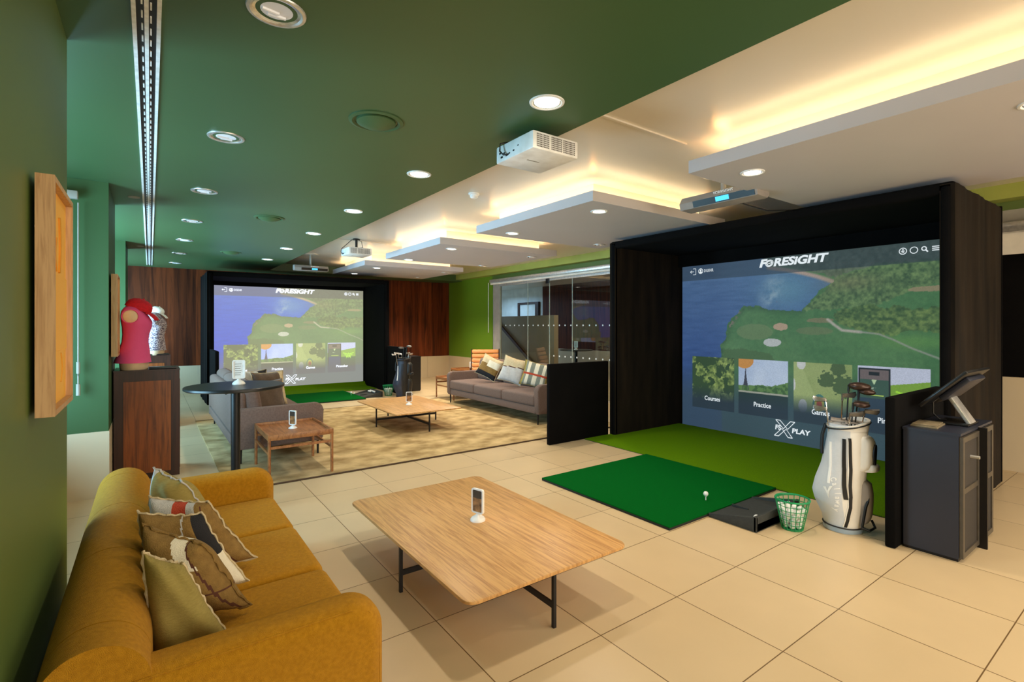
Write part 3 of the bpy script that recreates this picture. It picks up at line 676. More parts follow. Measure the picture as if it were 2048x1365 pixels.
def ring2(cx, cz, r, w, n=24, y=0.0):
    return [(cx + r * math.cos(2 * PI * i / n), cz + r * math.sin(2 * PI * i / n)) for i in range(n)]
def make_screen(loc, rz, label, mscreen, mprint, sx=1.0, sz=1.0, fourth='Pinseeker'):
    t = thing('projection_screen', label, 'screen', loc, rz)
    t.scale = (sx, 1, sz)
    m2 = me.copy(); m2.materials.append(MT[mscreen])
    if mscreen == 'screen_far':      # the far projector's picture is washed out and violet
        bl = np.clip(pic[:, 2:3] - pic[:, 1:2], 0, 1)
        fc = np.ones((len(pic), 4), np.float32)
        fc[:, :3] = np.clip((pic * [0.9, 0.95, 0.8] + bl * [-0.6, -0.5, 2.0] + [0.25, 0.225, 0.165]), 0, 2)
        m2.color_attributes['picture'].data.foreach_set('color', fc.ravel())
    o = bpy.data.objects.new('picture_surface', m2); COL.objects.link(o); o.parent = t
    B(-0.03, SW + 0.03, 0.004, 0.02, 0.0, SH + 0.03).build('backing_cloth', 'black_fabric', t, 0)
    def place(x, z): return Matrix.Translation((x, -0.006, z)) @ Matrix.Rotation(PI / 2, 4, 'X')
    q = MB()
    add_text(q, 'F', 0.14, place(1.285, 2.37), shear=0.22, bold=0.007, sx=1.3); add_text(q, 'RESiGHT', 0.14, place(1.765, 2.37), shear=0.22, bold=0.006, sx=1.22)
    # ball-shaped letter o with diagonal stripes
    cx, cz = 1.385, 2.37
    for r in (0.043, 0.030):
        q.tube([(cx + r * 1.15 * math.cos(a) + 0.2 * r * math.sin(a), -0.006, cz + r * math.sin(a)) for a in [2 * PI * i / 20 for i in range(20)]], 0.0055, 4, loop=True)
    q.tube([(cx - 0.035, -0.006, cz - 0.012), (cx + 0.035, -0.006, cz + 0.008)], 0.005, 4)
    q.build('wordmark', mprint, t, 0)
    q = MB()   # exit arrow, user badge and name
    q.tube([(0.20, -0.006, 2.40), (0.245, -0.006, 2.40), (0.245, -0.006, 2.31), (0.20, -0.006, 2.31)], 0.004, 4)
    q.tube([(0.15, -0.006, 2.355), (0.21, -0.006, 2.355)], 0.004, 4); q.tube([(0.17, -0.006, 2.375), (0.15, -0.006, 2.355), (0.17, -0.006, 2.335)], 0.004, 4)
    q.tube([(0.33 + 0.036 * math.cos(2 * PI * i / 20), -0.006, 2.355 + 0.036 * math.sin(2 * PI * i / 20)) for i in range(20)], 0.005, 4, loop=True)
    q.ball((0.33, -0.006, 2.366), 0.014, 8, (1, 0.2, 1)); q.ball((0.33, -0.006, 2.338), 0.022, 8, (1, 0.2, 0.6))
    add_text(q, 'DGEHR', 0.062, place(0.465, 2.353), bold=0.0005, sx=0.72, spacing=1.1)
    q.build('account_icon', mprint, t, 0)
    q = MB()
    for cx in (2.885, 2.985):
        q.tube([(cx + 0.034 * math.cos(2 * PI * i / 20), -0.006, 2.355 + 0.034 * math.sin(2 * PI * i / 20)) for i in range(20)], 0.004, 4, loop=True)
    q.ball((2.885, -0.006, 2.37), 0.008, 6, (1, 0.2, 1)); q.tube([(2.868, -0.006, 2.355), (2.902, -0.006, 2.355)], 0.004, 4); q.tube([(2.875, -0.006, 2.332), (2.885, -0.006, 2.355), (2.895, -0.006, 2.332)], 0.004, 4)
    q.tube([(3.075 + 0.02 * math.cos(2 * PI * i / 16), -0.006, 2.362 + 0.02 * math.sin(2 * PI * i / 16)) for i in range(16)], 0.005, 4, loop=True)
    q.tube([(3.09, -0.006, 2.347), (3.108, -0.006, 2.325)], 0.007, 4)
    for z in (2.375, 2.355, 2.335): q.tube([(3.145, -0.006, z), (3.205, -0.006, z)], 0.0045, 4)
    q.build('menu_icons', mprint, t, 0)
    for txt, x in (('Courses', 0.525), ('Practice', 1.285), ('Games', 2.03), (fourth, 2.79)):
        q = MB(); add_text(q, txt, 0.088, place(x, 0.455), bold=0.0015, sx=0.86); q.build('tile_caption', mprint, t, 0)
    q = MB()   # crossed emblem with word
    for dx in (-0.028, 0.028):
        pts = [(1.50 + dx, 0.29), (1.60 + dx, 0.185), (1.69 + dx, 0.29)]
        pts2 = [(1.48 + dx, 0.08), (1.58 + dx, 0.185), (1.66 + dx, 0.08)]
        q.tube([(a, -0.006, b) for a, b in pts], 0.005, 4); q.tube([(a, -0.006, b) for a, b in pts2], 0.005, 4)
    for z, a in ((0.29, 1.50), (0.29, 1.69), (0.08, 1.48), (0.08, 1.66)): q.tube([(a - 0.028, -0.006, z), (a + 0.028, -0.006, z)], 0.005, 4)
    add_text(q, 'FS', 0.085, place(1.50, 0.19), bold=0.003, shear=0.1)
    add_text(q, 'PLAY', 0.085, place(1.79, 0.175), bold=0.003, shear=0.1, sx=1.15)
    q.build('emblem', mprint, t, 0)
    return t
scr1 = make_screen((6.66, 4.90, 0.0), -PI / 2, 'large dim golf menu projection screen inside the near booth on the right', 'screen_near', 'print_near')
scr2 = make_screen((1.12, 12.96, 0.09), 0, 'washed-out lavender golf menu projection screen in the far booth', 'screen_far', 'print_far', 0.982, 0.951)

# ------------------------------------------------------------------ booths (local: opening faces -y, width along x)
def booth(loc, rz, w, h, d, label, side='brown_fabric', top=0.27):
    t = thing('golf_booth', label, 'golf simulator booth', loc, rz)
    def curtain(x0, x1, m):
        n = 28; q = MB(); rings = []
        for s_, xo in ((0, x0), (1, x1)):
            pass
        outer = [];
        for k in range(n + 1):
            y = d * k / n; a = 0.003 * math.sin(k * 1.7) + 0.006 * math.sin(k * 0.6)
            edge = 0 if k in (0, n) else 1
            outer.append((x0 + (a * edge if x0 < w / 2 and m == 0 else 0), x1 + (a * edge if m == 1 else 0), y))
        for z in np.linspace(0, h - 0.02, 6):
            rings.append([(o_[0], o_[2], z) for o_ in outer] + [(o_[1], o_[2], z) for o_ in outer[::-1]])
        q.loft(rings); return q
    curtain(0.0, 0.10, 0).build('side_curtain', side, t, 50)
    curtain(w - 0.10, w, 1).build('side_curtain', side, t, 50)
    B(0, w, 0.0, 0.10, h - 0.10, h, bev=0.03, seg=3).build('front_header', 'black_fabric', t)
    q = MB(); n = 14
    q.loft([[(0.1 + (w - 0.2) * k / n, y, h - 0.10 - 0.035 * math.sin(PI * k / n) * (1 if y > 0.1 else 0) + z_) for k in range(n + 1) for z_ in ()] or
            [(0.1 + (w - 0.2) * k / n, y, h - 0.09 - sag * math.sin(PI * k / n)) for k in range(n + 1)] + [(0.1 + (w - 0.2) * k / n, y, h - 0.03) for k in range(n, -1, -1)]
            for y, sag in ((0.10, 0.0), (d * 0.35, 0.03), (d * 0.7, 0.03), (d, 0.0))])
    q.build('canopy', 'black_fabric', t, 60)
    B(0.1, w - 0.1, d - 0.1, d - 0.065, h - top, h - 0.06).build('screen_valance', 'black_fabric', t, 0)
    for x in (0.02, w - 0.10):
        B(x, x + 0.08, -0.012, 0.07, 0, h - 0.03, bev=0.03, seg=3).build('front_post_pad', 'black_fabric', t)
    B(0, w, d + 0.02, d + 0.06, 0, h).build('back_curtain', 'black_fabric', t, 0)
    return t
booth((5.19, 5.03, 0), -PI / 2, 3.81, 2.71, 1.50, 'tall black fabric golf simulator booth around the near screen on the right')
booth((0.88, 11.52, 0), 0, 3.64, 2.60, 1.50, 'black fabric golf simulator booth around the far screen at the back', 'black_fabric', 0.17)
def barrier(x0, x1, y0, y1, h, label):
    t = thing('side_barrier', label, 'barrier', ((x0 + x1) / 2, (y0 + y1) / 2, 0), 0, 'low padded side barriers')
    a, b = (x1 - x0) / 2, (y1 - y0) / 2
    B(-a, a, -b, b, 0, h, bev=0.012).build('padded_panel', 'black_fabric', t)
barrier(4.10, 5.17, 5.035, 5.095, 1.04, 'low black padded barrier in front of the near booth, left side by the grey sofa')
barrier(4.10, 5.17, 1.285, 1.35, 1.04, 'low black padded barrier in front of the near booth, right side by the cabinet')
barrier(0.92, 0.98, 10.45, 11.50, 1.08, 'low black padded barrier at the left front of the far booth')
barrier(4.46, 4.52, 10.45, 11.50, 1.06, 'low black padded barrier at the right front of the far booth')

# ------------------------------------------------------------------ turf and hitting mats
def sheet(name, label, cat, x0, x1, y0, y1, z0, z1, m, em, lip=None):
    t = thing(name, label, cat, ((x0 + x1) / 2, (y0 + y1) / 2, 0))
    a, b = (x1 - x0) / 2, (y1 - y0) / 2
    B(-a, a, -b, b, z1 - 0.008, z1).build('turf_pile', m, t, 0)
    B(-a, a, -b, b, z0, z1 - 0.008).build('rubber_backing', em, t, 0)
    if lip: MB().loft([[(x, y, z) for x in (-a, a)] + [(x, y + 0.01, z) for x in (a, -a)] for y, z in lip]).build('upturned_edge', m, t)
    return t
sheet('turf_strip', 'olive green artificial turf floor inside the near booth', 'artificial turf', 4.70, 6.62, 1.36, 5.02, 0.0, 0.014, 'turf', 'mat_edge')
sheet('turf_strip', 'olive green artificial turf floor inside the far booth', 'artificial turf', 1.0, 4.42, 12.03, 12.93, 0.0, 0.014, 'turf', 'mat_edge', lip=[(0.30, 0.01), (0.40, 0.05), (0.445, 0.11)])
sheet('hitting_mat', 'square emerald green hitting mat with a ball on a tee before the near booth', 'golf mat', 3.12, 4.685, 2.41, 3.95, 0.0, 0.026, 'mat_green', 'mat_edge')
sheet('hitting_mat', 'emerald green hitting mat before the far booth screen', 'golf mat', 2.05, 3.60, 10.45, 12.0, 0.0, 0.026, 'mat_green', 'mat_edge')
# rug
t = thing('area_rug', 'large mottled beige rug under the far seating group', 'rug', (3.2, 7.5, 0))
B(-2.62, 2.62, -2.13, 2.13, 0.0, 0.012).build('pile', 'rug', t, 0)
for y in (-2.13, 2.13): MB().tube([(-2.62, y, 0.009), (2.62, y, 0.009)], 0.009, 6).build('binding', 'rug_edge', t)

# ------------------------------------------------------------------ coffee tables
def coffee_table(loc, label):
    t = thing('coffee_table', label, 'coffee table', loc, 0, 'square oak coffee tables')
    hx, hy, r = 0.52, 0.82, 0.05
    poly = []
    for cx, cy, a0 in ((hx - r, hy - r, 0), (-hx + r, hy - r, 90), (-hx + r, -hy + r, 180), (hx - r, -hy + r, 270)):
        for k in range(7): a = math.radians(a0 + k * 15); poly.append((cx + r * math.cos(a), cy + r * math.sin(a)))
    MB().prism(poly, 'z', 0.283, 0.30, bev=0.005, seg=2).build('tabletop', 'oak', t)
    for x, y in ((0, -hy + 0.03), (0, hy - 0.03), (-hx + 0.03, 0), (hx - 0.03, 0)):
        B(x - 0.009, x + 0.009, y - 0.009, y + 0.009, 0, 0.283).build('leg', 'black_metal', t)
    B(-0.006, 0.006, -hy + 0.03, hy - 0.03, 0.095, 0.125).build('crossbar', 'black_metal', t)
    B(-hx + 0.03, hx - 0.03, -0.006, 0.006, 0.095, 0.125).build('crossbar', 'black_metal', t)
    B(-0.012, 0.012, -hy + 0.03, hy - 0.03, 0.272, 0.283).build('top_rail', 'black_metal', t)
    B(-hx + 0.03, hx - 0.03, -0.012, 0.012, 0.272, 0.283).build('top_rail', 'black_metal', t)
    return t
ct = coffee_table((1.65, 2.78, 0), 'low light oak coffee table on black legs beside the mustard sofa')
dup(ct, (3.22, 7.47, 0.012), 0, 'low light oak coffee table on black legs on the beige rug')

# menu stands
def menu_stand(loc, rz, label, photo=True):
    t = thing('menu_stand', label, 'menu stand', loc, rz, 'white table menu stands')
    MB().lathe([(0.048, 0), (0.048, 0.008), (0.040, 0.020), (0.018, 0.034), (0.010, 0.042)], 24).build('base', 'white_plastic', t)
    w, h, r = 0.047, 0.155, 0.014; z0 = 0.045
    def rr(w_, h0, h1, r_):
        p = []
        for cx, cz, a0 in ((w_ - r_, h1 - r_, 0), (-w_ + r_, h1 - r_, 90), (-w_ + r_, h0 + r_, 180), (w_ - r_, h0 + r_, 270)):
            for k in range(5): a = math.radians(a0 + k * 22.5); p.append((cx + r_ * math.cos(a), cz + r_ * math.sin(a)))
        return p
    o_ = rr(w, z0, z0 + h, r); i_ = rr(w - 0.009, z0 + 0.009, z0 + h - 0.009, r * 0.6)
    q = MB()
    q.loft([[(a, -0.008, b) for a, b in o_], [(a, 0.008, b) for a, b in o_], [(a, 0.008, b) for a, b in i_], [(a, -0.008, b) for a, b in i_], [(a, -0.008, b) for a, b in o_]], cap=False)
    q.build('frame', 'white_plastic', t)
    q = MB(); q.mi = 0; q.box(-w + 0.009, w - 0.009, -0.004, 0.004, z0 + 0.009, z0 + h - 0.06)
    q.mi = 1; q.box(-w + 0.009, w - 0.009, -0.004, 0.004, z0 + h - 0.06, z0 + h - 0.009)
    q.build('card', ['card_photo', 'card_dark'] if photo else ['card_white', 'card_white'], t, 0)
    if not photo:
        q = MB()
        for k in range(6): q.box(-0.028, 0.012 + 0.004 * (k % 3), -0.005, -0.004, z0 + 0.03 + k * 0.018, z0 + 0.035 + k * 0.018)
        q.build('print_lines', 'grey_paint', t, 0)
    return t
menu_stand((1.67, 2.77, 0.30), math.radians(-72), 'white oval menu stand on the near oak coffee table, seen almost edge-on')
menu_stand((3.21, 7.37, 0.312), math.radians(-26), 'white menu stand on the far oak coffee table on the rug')
menu_stand((1.23, 5.87, 0.424), math.radians(-58), 'white menu stand on the walnut tray side table')
menu_stand((0.59, 4.80, 1.05), math.radians(-5), 'white menu stand with printed card on the round black high table', False)

# ------------------------------------------------------------------ tables
def high_table(loc, label, r=0.36):
    t = thing('high_table', label, 'pub table', loc, 0, 'round black high tables')
    MB().lathe([(r - 0.012, 1.022), (r, 1.03), (r, 1.045), (r - 0.004, 1.05), (0.001, 1.05)], 56).build('tabletop', 'black_plastic', t)
    MB().cyl((0, 0, 0.02), (0, 0, 1.022), 0.034, n=24).build('column', 'black_metal', t)
    MB().lathe([(0.22, 0), (0.22, 0.012), (0.05, 0.02), (0.035, 0.03)], 40).build('foot_plate', 'black_metal', t)
    MB().tube([(-0.12, 0, 1.015), (-0.07, -0.02, 0.985), (-0.03, -0.02, 1.0)], 0.006, 6).build('bag_hook', 'black_metal', t)
    return t
ht = high_table((0.56, 4.74, 0), 'round black high table on a column behind the mustard sofa')
h2 = dup(ht, (8.09, 8.94, 0), 0, 'round black high table seen through the glass partition'); h2.scale = (1.1, 1.1, 0.922)
menu_stand((8.05, 8.90, 0.969), math.radians(-40), 'white menu stand on the high table behind the glass', False)
def side_table(loc, rz, label):
    t = thing('side_table', label, 'side table', loc, rz, 'walnut tray side tables')
    hx, hy = 0.31, 0.40; h = 0.424
    B(-hx + 0.02, hx - 0.02, -hy + 0.02, hy - 0.02, h - 0.012, h).build('tray_top', 'walnut', t, 0)
    q = MB()
    q.box(-hx, hx, -hy, -hy + 0.02, h - 0.03, h + 0.025, bev=0.004); q.box(-hx, hx, hy - 0.02, hy, h - 0.03, h + 0.025, bev=0.004)
    q.box(-hx, -hx + 0.02, -hy + 0.02, hy - 0.02, h - 0.03, h + 0.025, bev=0.004); q.box(hx - 0.02, hx, -hy + 0.02, hy - 0.02, h - 0.03, h + 0.025, bev=0.004)
    q.build('tray_rim', 'walnut', t)
    for x in (-1, 1):
        for y in (-1, 1):
            MB().tube([(x * (hx - 0.014), y * (hy - 0.014), 0), (x * (hx - 0.014), y * (hy - 0.014), h - 0.0)], 0.015, 12).build('leg', 'walnut', t)
    for y in (-1, 1): B(-hx + 0.02, hx - 0.02, y * (hy - 0.014) - 0.008, y * (hy - 0.014) + 0.008, h - 0.115, h - 0.09).build('rail', 'walnut', t)
    for x in (-1, 1): B(x * (hx - 0.014) - 0.008, x * (hx - 0.014) + 0.008, -hy + 0.02, hy - 0.02, h - 0.175, h - 0.15).build('rail', 'walnut', t)
    return t
st = side_table((1.23, 5.86, 0.012), 0, 'walnut tray side table beside the arm of the left grey sofa')
dup(st, (5.25, 9.55, 0), 0, 'walnut side table partly hidden behind the right grey sofa')
dup(st, (6.5, 11.2, 0), 0, 'walnut side table by the tan leather chair at the right wall')
menu_stand((6.50, 11.10, 0.424), math.radians(-40), 'small white menu stand on the side table by the tan leather chair', False)

# ------------------------------------------------------------------ cushions
def pillow(w, h, th, seg=26, fn=None, mats=('olive',), curl=0.0, seed=0):
    r = random.Random(seed); bm = MB(); n = seg
    ph = [r.uniform(0, 6.28) for _ in range(6)]
    V = {}
    for side in (1, -1):
        for i in range(n + 1):
            for j in range(n + 1):
                u = -1 + 2 * i / n; v = -1 + 2 * j / n
                if side == -1 and (i in (0, n) or j in (0, n)): V[side, i, j] = V[1, i, j]; continue
                t_ = (max(0, (1 - u ** 4) * (1 - v ** 4))) ** 0.55 * th / 2
                pin = 1 - 0.10 * (1 - v * v) * abs(u) ** 2; pin2 = 1 - 0.10 * (1 - u * u) * abs(v) ** 2
                wr = 0.006 * math.sin(9 * u + ph[0] + 4 * v) * (1 - abs(u * v)) + 0.005 * math.sin(13 * v + ph[1]) * max(abs(u), abs(v)) ** 3
                edge = 0.007 * math.sin(17 * v + ph[2]) * abs(u) ** 8 + 0.007 * math.sin(17 * u + ph[3]) * abs(v) ** 8
                bend = curl * (u * u - 0.5) * 0.5
                V[side, i, j] = bm.bm.verts.new((u * w / 2 * pin, side * t_ + wr * (0.6 if t_ > 0.004 else 1) + edge + bend * th, h / 2 + v * h / 2 * pin2))
        for i in range(n):
            for j in range(n):
                q = (V[side, i, j], V[side, i + 1, j], V[side, i + 1, j + 1], V[side, i, j + 1])
                try: f = bm.bm.faces.new(q if side == 1 else q[::-1])
                except ValueError: continue
                u = -1 + 2 * (i + 0.5) / n; v = -1 + 2 * (j + 0.5) / n
                f.material_index = fn(u, v, side) if fn else 0
    return bm, list(mats)
def cushion(loc, rot, w, h, th, label, group, fn=None, mats=('olive',), curl=0.0, seed=0, seam=None, fringe=None):
    t = thing('throw_cushion', label, 'cushion', loc, 0, group)
    t.rotation_euler = rot
    b, m = pillow(w, h, th, fn=fn, mats=mats, curl=curl, seed=seed)
    b.build('cover', m, t, 80)
    if fringe or seam:
        pts = []
        for k in range(80):
            a = k / 20; s_ = int(a); f = a - s_
            u, v = [(-1 + 2 * f, -1), (1, -1 + 2 * f), (1 - 2 * f, 1), (-1, 1 - 2 * f)][s_]
            pin = 1 - 0.10 * (1 - v * v) * abs(u) ** 2; pin2 = 1 - 0.10 * (1 - u * u) * abs(v) ** 2
            rr = 0.006 * math.sin(k * 1.9)
            pts.append((u * w / 2 * pin * 1.01, rr, h / 2 + v * h / 2 * pin2 * 1.01))
        MB().tube(pts, 0.006, 5, loop=True).build('piping', fringe or seam, t)
    return t

# ------------------------------------------------------------------ mustard sofa (faces +x)
t = thing('sofa', 'mustard yellow three-seat sofa along the left wall in the foreground', 'sofa', (0.2, 2.76, 0))
# local: x from -0.45 (back) to 0.46, y from -1.06 to 1.06
def arm_poly(x0, x1, h, z0=0.11, r=0.065):
    p = [(x0, z0), (x1 - 0.03, z0), (x1, z0 + 0.04), (x1, h - r)]
    for k in range(1, 7): a = math.radians(15 * k); p.append((x1 - r + r * math.cos(a), h - r + r * math.sin(a)))
    p.append((x0, h)); return p
def soft_arm(x0, x1, h, y0, y1, rr=0.062, r=0.12):
    def prof(d):
        p = [(x0, 0.11 + d * 0.3), (x1 - d, 0.11 + d * 0.3), (x1 - d, h - r)]
        for k in range(1, 13): a = math.radians(7.5 * k); p.append((x1 - r + (r - d) * math.cos(a), h - r + (r - d) * math.sin(a)))
        p.append((x0, h - d)); return p
    lo = [[(u, y0 + rr * (1 - math.cos(PI / 2 * k / 8)), v) for u, v in prof(rr * (1 - math.sin(PI / 2 * k / 8)))] for k in range(9)]
    hi = [[(u, y1 - rr * (1 - math.cos(PI / 2 * k / 8)), v) for u, v in prof(rr * (1 - math.sin(PI / 2 * k / 8)))] for k in range(8, -1, -1)]
    return MB().loft(lo + hi)
soft_arm(-0.33, 0.46, 0.60, -1.06, -0.905).build('arm', 'mustard', t, 50)
soft_arm(-0.33, 0.46, 0.60, 0.905, 1.06).build('arm', 'mustard', t, 50)
for y in (-1.062, 1.062):
    s_ = -1 if y < 0 else 1
    pts = [(-0.30, y - s_ * 0.018, 0.580), (0.34, y - s_ * 0.018, 0.580), (0.40, y - s_ * 0.018, 0.560), (0.436, y - s_ * 0.018, 0.50), (0.441, y - s_ * 0.018, 0.2)]
    MB().tube(pts, 0.0028, 5).build('arm_piping', 'mustard', t)
B(-0.40, 0.42, -0.90, 0.90, 0.12, 0.27, bev=0.02).build('frame', 'mustard', t)
for k in range(3):
    y0 = -0.905 + k * 0.603
    B(-0.22, 0.455, y0 + 0.003, y0 + 0.600, 0.265, 0.425, bev=0.045, seg=5).build('seat_cushion', 'mustard', t, 60)
bp = [(-0.24, 0.36), (-0.20, 0.44), (-0.19, 0.56), (-0.205, 0.63), (-0.25, 0.685), (-0.32, 0.705), (-0.39, 0.685), (-0.44, 0.62), (-0.455, 0.50), (-0.45, 0.14), (-0.30, 0.14)]
def smooth_poly(p, k=2):
    for _ in range(k):
        o_ = []
        for i in range(len(p)):
            a, b = p[i], p[(i + 1) % len(p)]
            o_ += [(a[0] * .75 + b[0] * .25, a[1] * .75 + b[1] * .25), (a[0] * .25 + b[0] * .75, a[1] * .25 + b[1] * .75)]
        p = o_
    return p
bp = smooth_poly(bp)
for y0, y1 in ((-1.04, -0.90), (-0.896, -0.30), (-0.296, 0.30), (0.304, 0.90)):
    MB().prism(bp, 'y', y0, y1, bev=0.014, seg=3).build('back_cushion', 'mustard', t, 60)
MB().prism(bp, 'y', 0.904, 1.04, bev=0.014, seg=3).build('back_cushion', 'mustard', t, 60)
for x in (-0.36, 0.38):
    for y in (-0.98, 0.98): MB().cyl((x, y, 0), (x, y, 0.12), 0.014, 0.02, n=12).build('leg', 'black_metal', t)

# five cushions leaning in a row on the mustard sofa
GC = 'cushions on the mustard sofa'
def rot(yaw, lean, roll=0): return (Matrix.Rotation(yaw, 3, 'Z') @ Matrix.Rotation(lean, 3, 'X') @ Matrix.Rotation(roll, 3, 'Y')).to_euler()
def pat_a(u, v, s_):
    if abs(u + 0.1) < 0.035: return 4
    if v > 0.45 and u > -0.1: return 1
    if v > 0.3 and u < -0.1: return 2
    if v < -0.35: return 3
    return 0
def pat_b(u, v, s_):
    if abs(v - u * 0.3 + 0.05) < 0.03 or abs(u - 0.2) < 0.025: return 4
    if v > 0.25 + 0.3 * u and u > 0.2: return 1
    if u > 0.7: return 2
    return 0
def pat_c(u, v, s_):
    if u > 0.45 and v > 0.0: return 1
    if u > 0.45: return 2
    if abs(u - 0.45) < 0.03: return 3
    return 0
RD = math.radians
def quad_cushion(TL, TR, BR_, BL, th, label, fn=None, mats=('olive',), seed=0, seam=None, seg=48):
    """a slumped cushion given by its four corners (world)"""
    TL, TR, BR_, BL = map(Vector, (TL, TR, BR_, BL)); c0 = (TL + TR + BR_ + BL) / 4; c0.z = min(BR_.z, BL.z)
    t = thing('throw_cushion', label, 'cushion', c0, 0, GC)
    nrm = ((TR - TL).cross(BL - TL)).normalized() * -1
    if nrm.y > 0: nrm = -nrm
    r = random.Random(seed); ph = [r.uniform(0, 6.28) for _ in range(5)]
    def P(u, v, side):      # u,v in -1..1, v up
        a = (u + 1) / 2; b = (v + 1) / 2
        a = a + 0.035 * (1 - v * v) * -u * abs(u); b = b + 0.035 * (1 - u * u) * -v * abs(v)
        p = (BL * (1 - a) + BR_ * a) * (1 - b) + (TL * (1 - a) + TR * a) * b
        e = (max(0, (1 - u ** 4) * (1 - v ** 4))) ** 0.55 * th / 2
        w = 0.006 * math.sin(5 * u + ph[0] + 4 * v) * (1 - abs(u * v)) + 0.006 * math.sin(8 * v + ph[1]) * abs(u) ** 6 + 0.006 * math.sin(9 * u + ph[2]) * abs(v) ** 6
        return p + nrm * (side * e + w) - c0
    q = MB(); V = {}
    for side in (1, -1):
        for i in range(seg + 1):
            for j in range(seg + 1):
                V[side, i, j] = V[1, i, j] if side == -1 and (i in (0, seg) or j in (0, seg)) else q.bm.verts.new(P(-1 + 2 * i / seg, -1 + 2 * j / seg, side))
        for i in range(seg):
            for j in range(seg):
                f = q.bm.faces.new((V[side, i, j], V[side, i + 1, j], V[side, i + 1, j + 1], V[side, i, j + 1]))
                f.material_index = fn(-1 + 2 * (i + .5) / seg, -1 + 2 * (j + .5) / seg, side) if fn else 0
    q.build('cover', list(mats), t, 80)
    if seam:
        pts = []
        for k in range(88):
            a = k / 22; s_ = int(a); f = a - s_
            u, v = [(-1 + 2 * f, -1), (1, -1 + 2 * f), (1 - 2 * f, 1), (-1, 1 - 2 * f)][s_]
            pts.append(P(u * 1.01, v * 1.01, 1) + Vector((0.003 * math.sin(k * 2.1), 0, 0.003 * math.cos(k * 1.7))))
        MB().tube(pts, 0.005, 5, loop=True).build('piping', seam, t)
    return t
quad_cushion((-0.02, 2.10, 0.79), (0.09, 2.10, 0.72), (0.22, 2.0, 0.47), (0.0, 2.02, 0.43), 0.16, 'plain olive linen cushion with frayed edge, nearest on the mustard sofa', None, ('olive',), 1, 'beige')
quad_cushion((-0.02, 2.36, 0.80), (0.16, 2.24, 0.72), (0.31, 2.21, 0.455), (0.0, 2.32, 0.43), 0.16, 'brown patchwork cushion with ivory triangle and rust patch, second on the mustard sofa',
    lambda u, v, s_: 4 if abs(u - 0.72 + 0.2 * v) < 0.03 or (abs(v + 0.3) < 0.025 and u > 0.1) else (1 if abs(u - 0.25 - 0.4 * (1 - v)) < 0.22 and v > 0.35 else (2 if v > 0.35 and -0.45 < u < 0.05 and v - 0.35 < 0.35 * (u + 0.5) else 0)), ('brownc', 'ivory', 'rust', 'brownc', 'seam'), 2, 'brownc')
quad_cushion((-0.04, 2.52, 0.80), (0.17, 2.48, 0.76), (0.33, 2.42, 0.46), (-0.01, 2.52, 0.43), 0.16, 'brown cushion with black and ivory side panel, middle of the mustard sofa',
    lambda u, v, s_: (1 if v > -0.05 else 2) if u > 0.62 else (3 if abs(u - 0.1 - 0.25 * v) < 0.03 and v > 0.1 else 0), ('brownc', 'black_linen', 'ivory', 'lgrey'), 3, 'beige')
quad_cushion((0.0, 2.76, 0.79), (0.21, 2.66, 0.75), (0.39, 2.63, 0.46), (0.0, 2.72, 0.43), 0.16, 'ochre patchwork cushion with pale grey top and red patch, fourth on the mustard sofa',
    lambda u, v, s_: 3 if abs(u - 0.72) < 0.03 and v < 0.9 else (2 if v > 0.72 and -0.15 < u < 0.25 else (1 if v > 0.35 and u < 0.55 else 0)), ('brownc', 'lgrey', 'rust', 'seam'), 4, 'beige')
quad_cushion((0.02, 3.12, 0.83), (0.13, 3.0, 0.77), (0.33, 2.98, 0.45), (0.04, 3.06, 0.43), 0.16, 'ochre and pale grey cushion standing toward the far arm of the mustard sofa',
    lambda u, v, s_: 1 if u < -0.72 else 0, ('olive', 'lgrey'), 5, 'lgrey')

# ------------------------------------------------------------------ grey sofas (local faces +x)
def grey_sofa(loc, rz, label):
    t = thing('sofa', label, 'sofa', loc, rz, 'grey sofas on the rug')
    L = 1.48; d0, d1 = -0.46, 0.47
    for s_ in (-1, 1):
        y0, y1 = (-L, -L + 0.11) if s_ < 0 else (L - 0.11, L)
        MB().prism(arm_poly(d0, d1, 0.61, 0.16, 0.08), 'y', y0, y1, bev=0.028, seg=4).build('arm', 'grey_sofa', t, 50)
    B(d0, d1 - 0.02, -L + 0.11, L - 0.11, 0.16, 0.28, bev=0.02).build('frame', 'grey_sofa', t)
    B(d0, d0 + 0.13, -L + 0.11, L - 0.11, 0.28, 0.78, bev=0.045, seg=4).build('backrest', 'grey_sofa', t, 50)
    w = (2 * L - 0.22) / 3
    for k in range(3):
        y0 = -L + 0.11 + k * w
        B(d0 + 0.22, d1, y0 + 0.004, y0 + w - 0.004, 0.28, 0.45, bev=0.04, seg=4).build('seat_cushion', 'grey_sofa', t, 60)
        q = MB(); q.box(-0.09, 0.09, -w / 2 + 0.01, w / 2 - 0.01, 0, 0.44, bev=0.07, seg=5)
        q.xf(Matrix.Translation((d0 + 0.235, y0 + w / 2, 0.43)) @ Matrix.Rotation(-0.16, 4, 'Y')); q.build('back_cushion', 'grey_sofa', t, 60)
    for x in (d0 + 0.07, d1 - 0.05):
        for y in (-L + 0.07, L - 0.07): MB().cyl((x, y, 0), (x, y, 0.17), 0.011, 0.015, n=10).build('leg', 'black_metal', t)
    return t
gs = grey_sofa((1.19, 7.77, 0.012), 0, 'grey-brown three-seat sofa at the left end of the rug, seen from its arm')
dup(gs, (5.20, 7.56, 0.012), PI, 'grey-brown three-seat sofa right of the far coffee table facing left')
G2 = 'cushions on the right grey sofa'
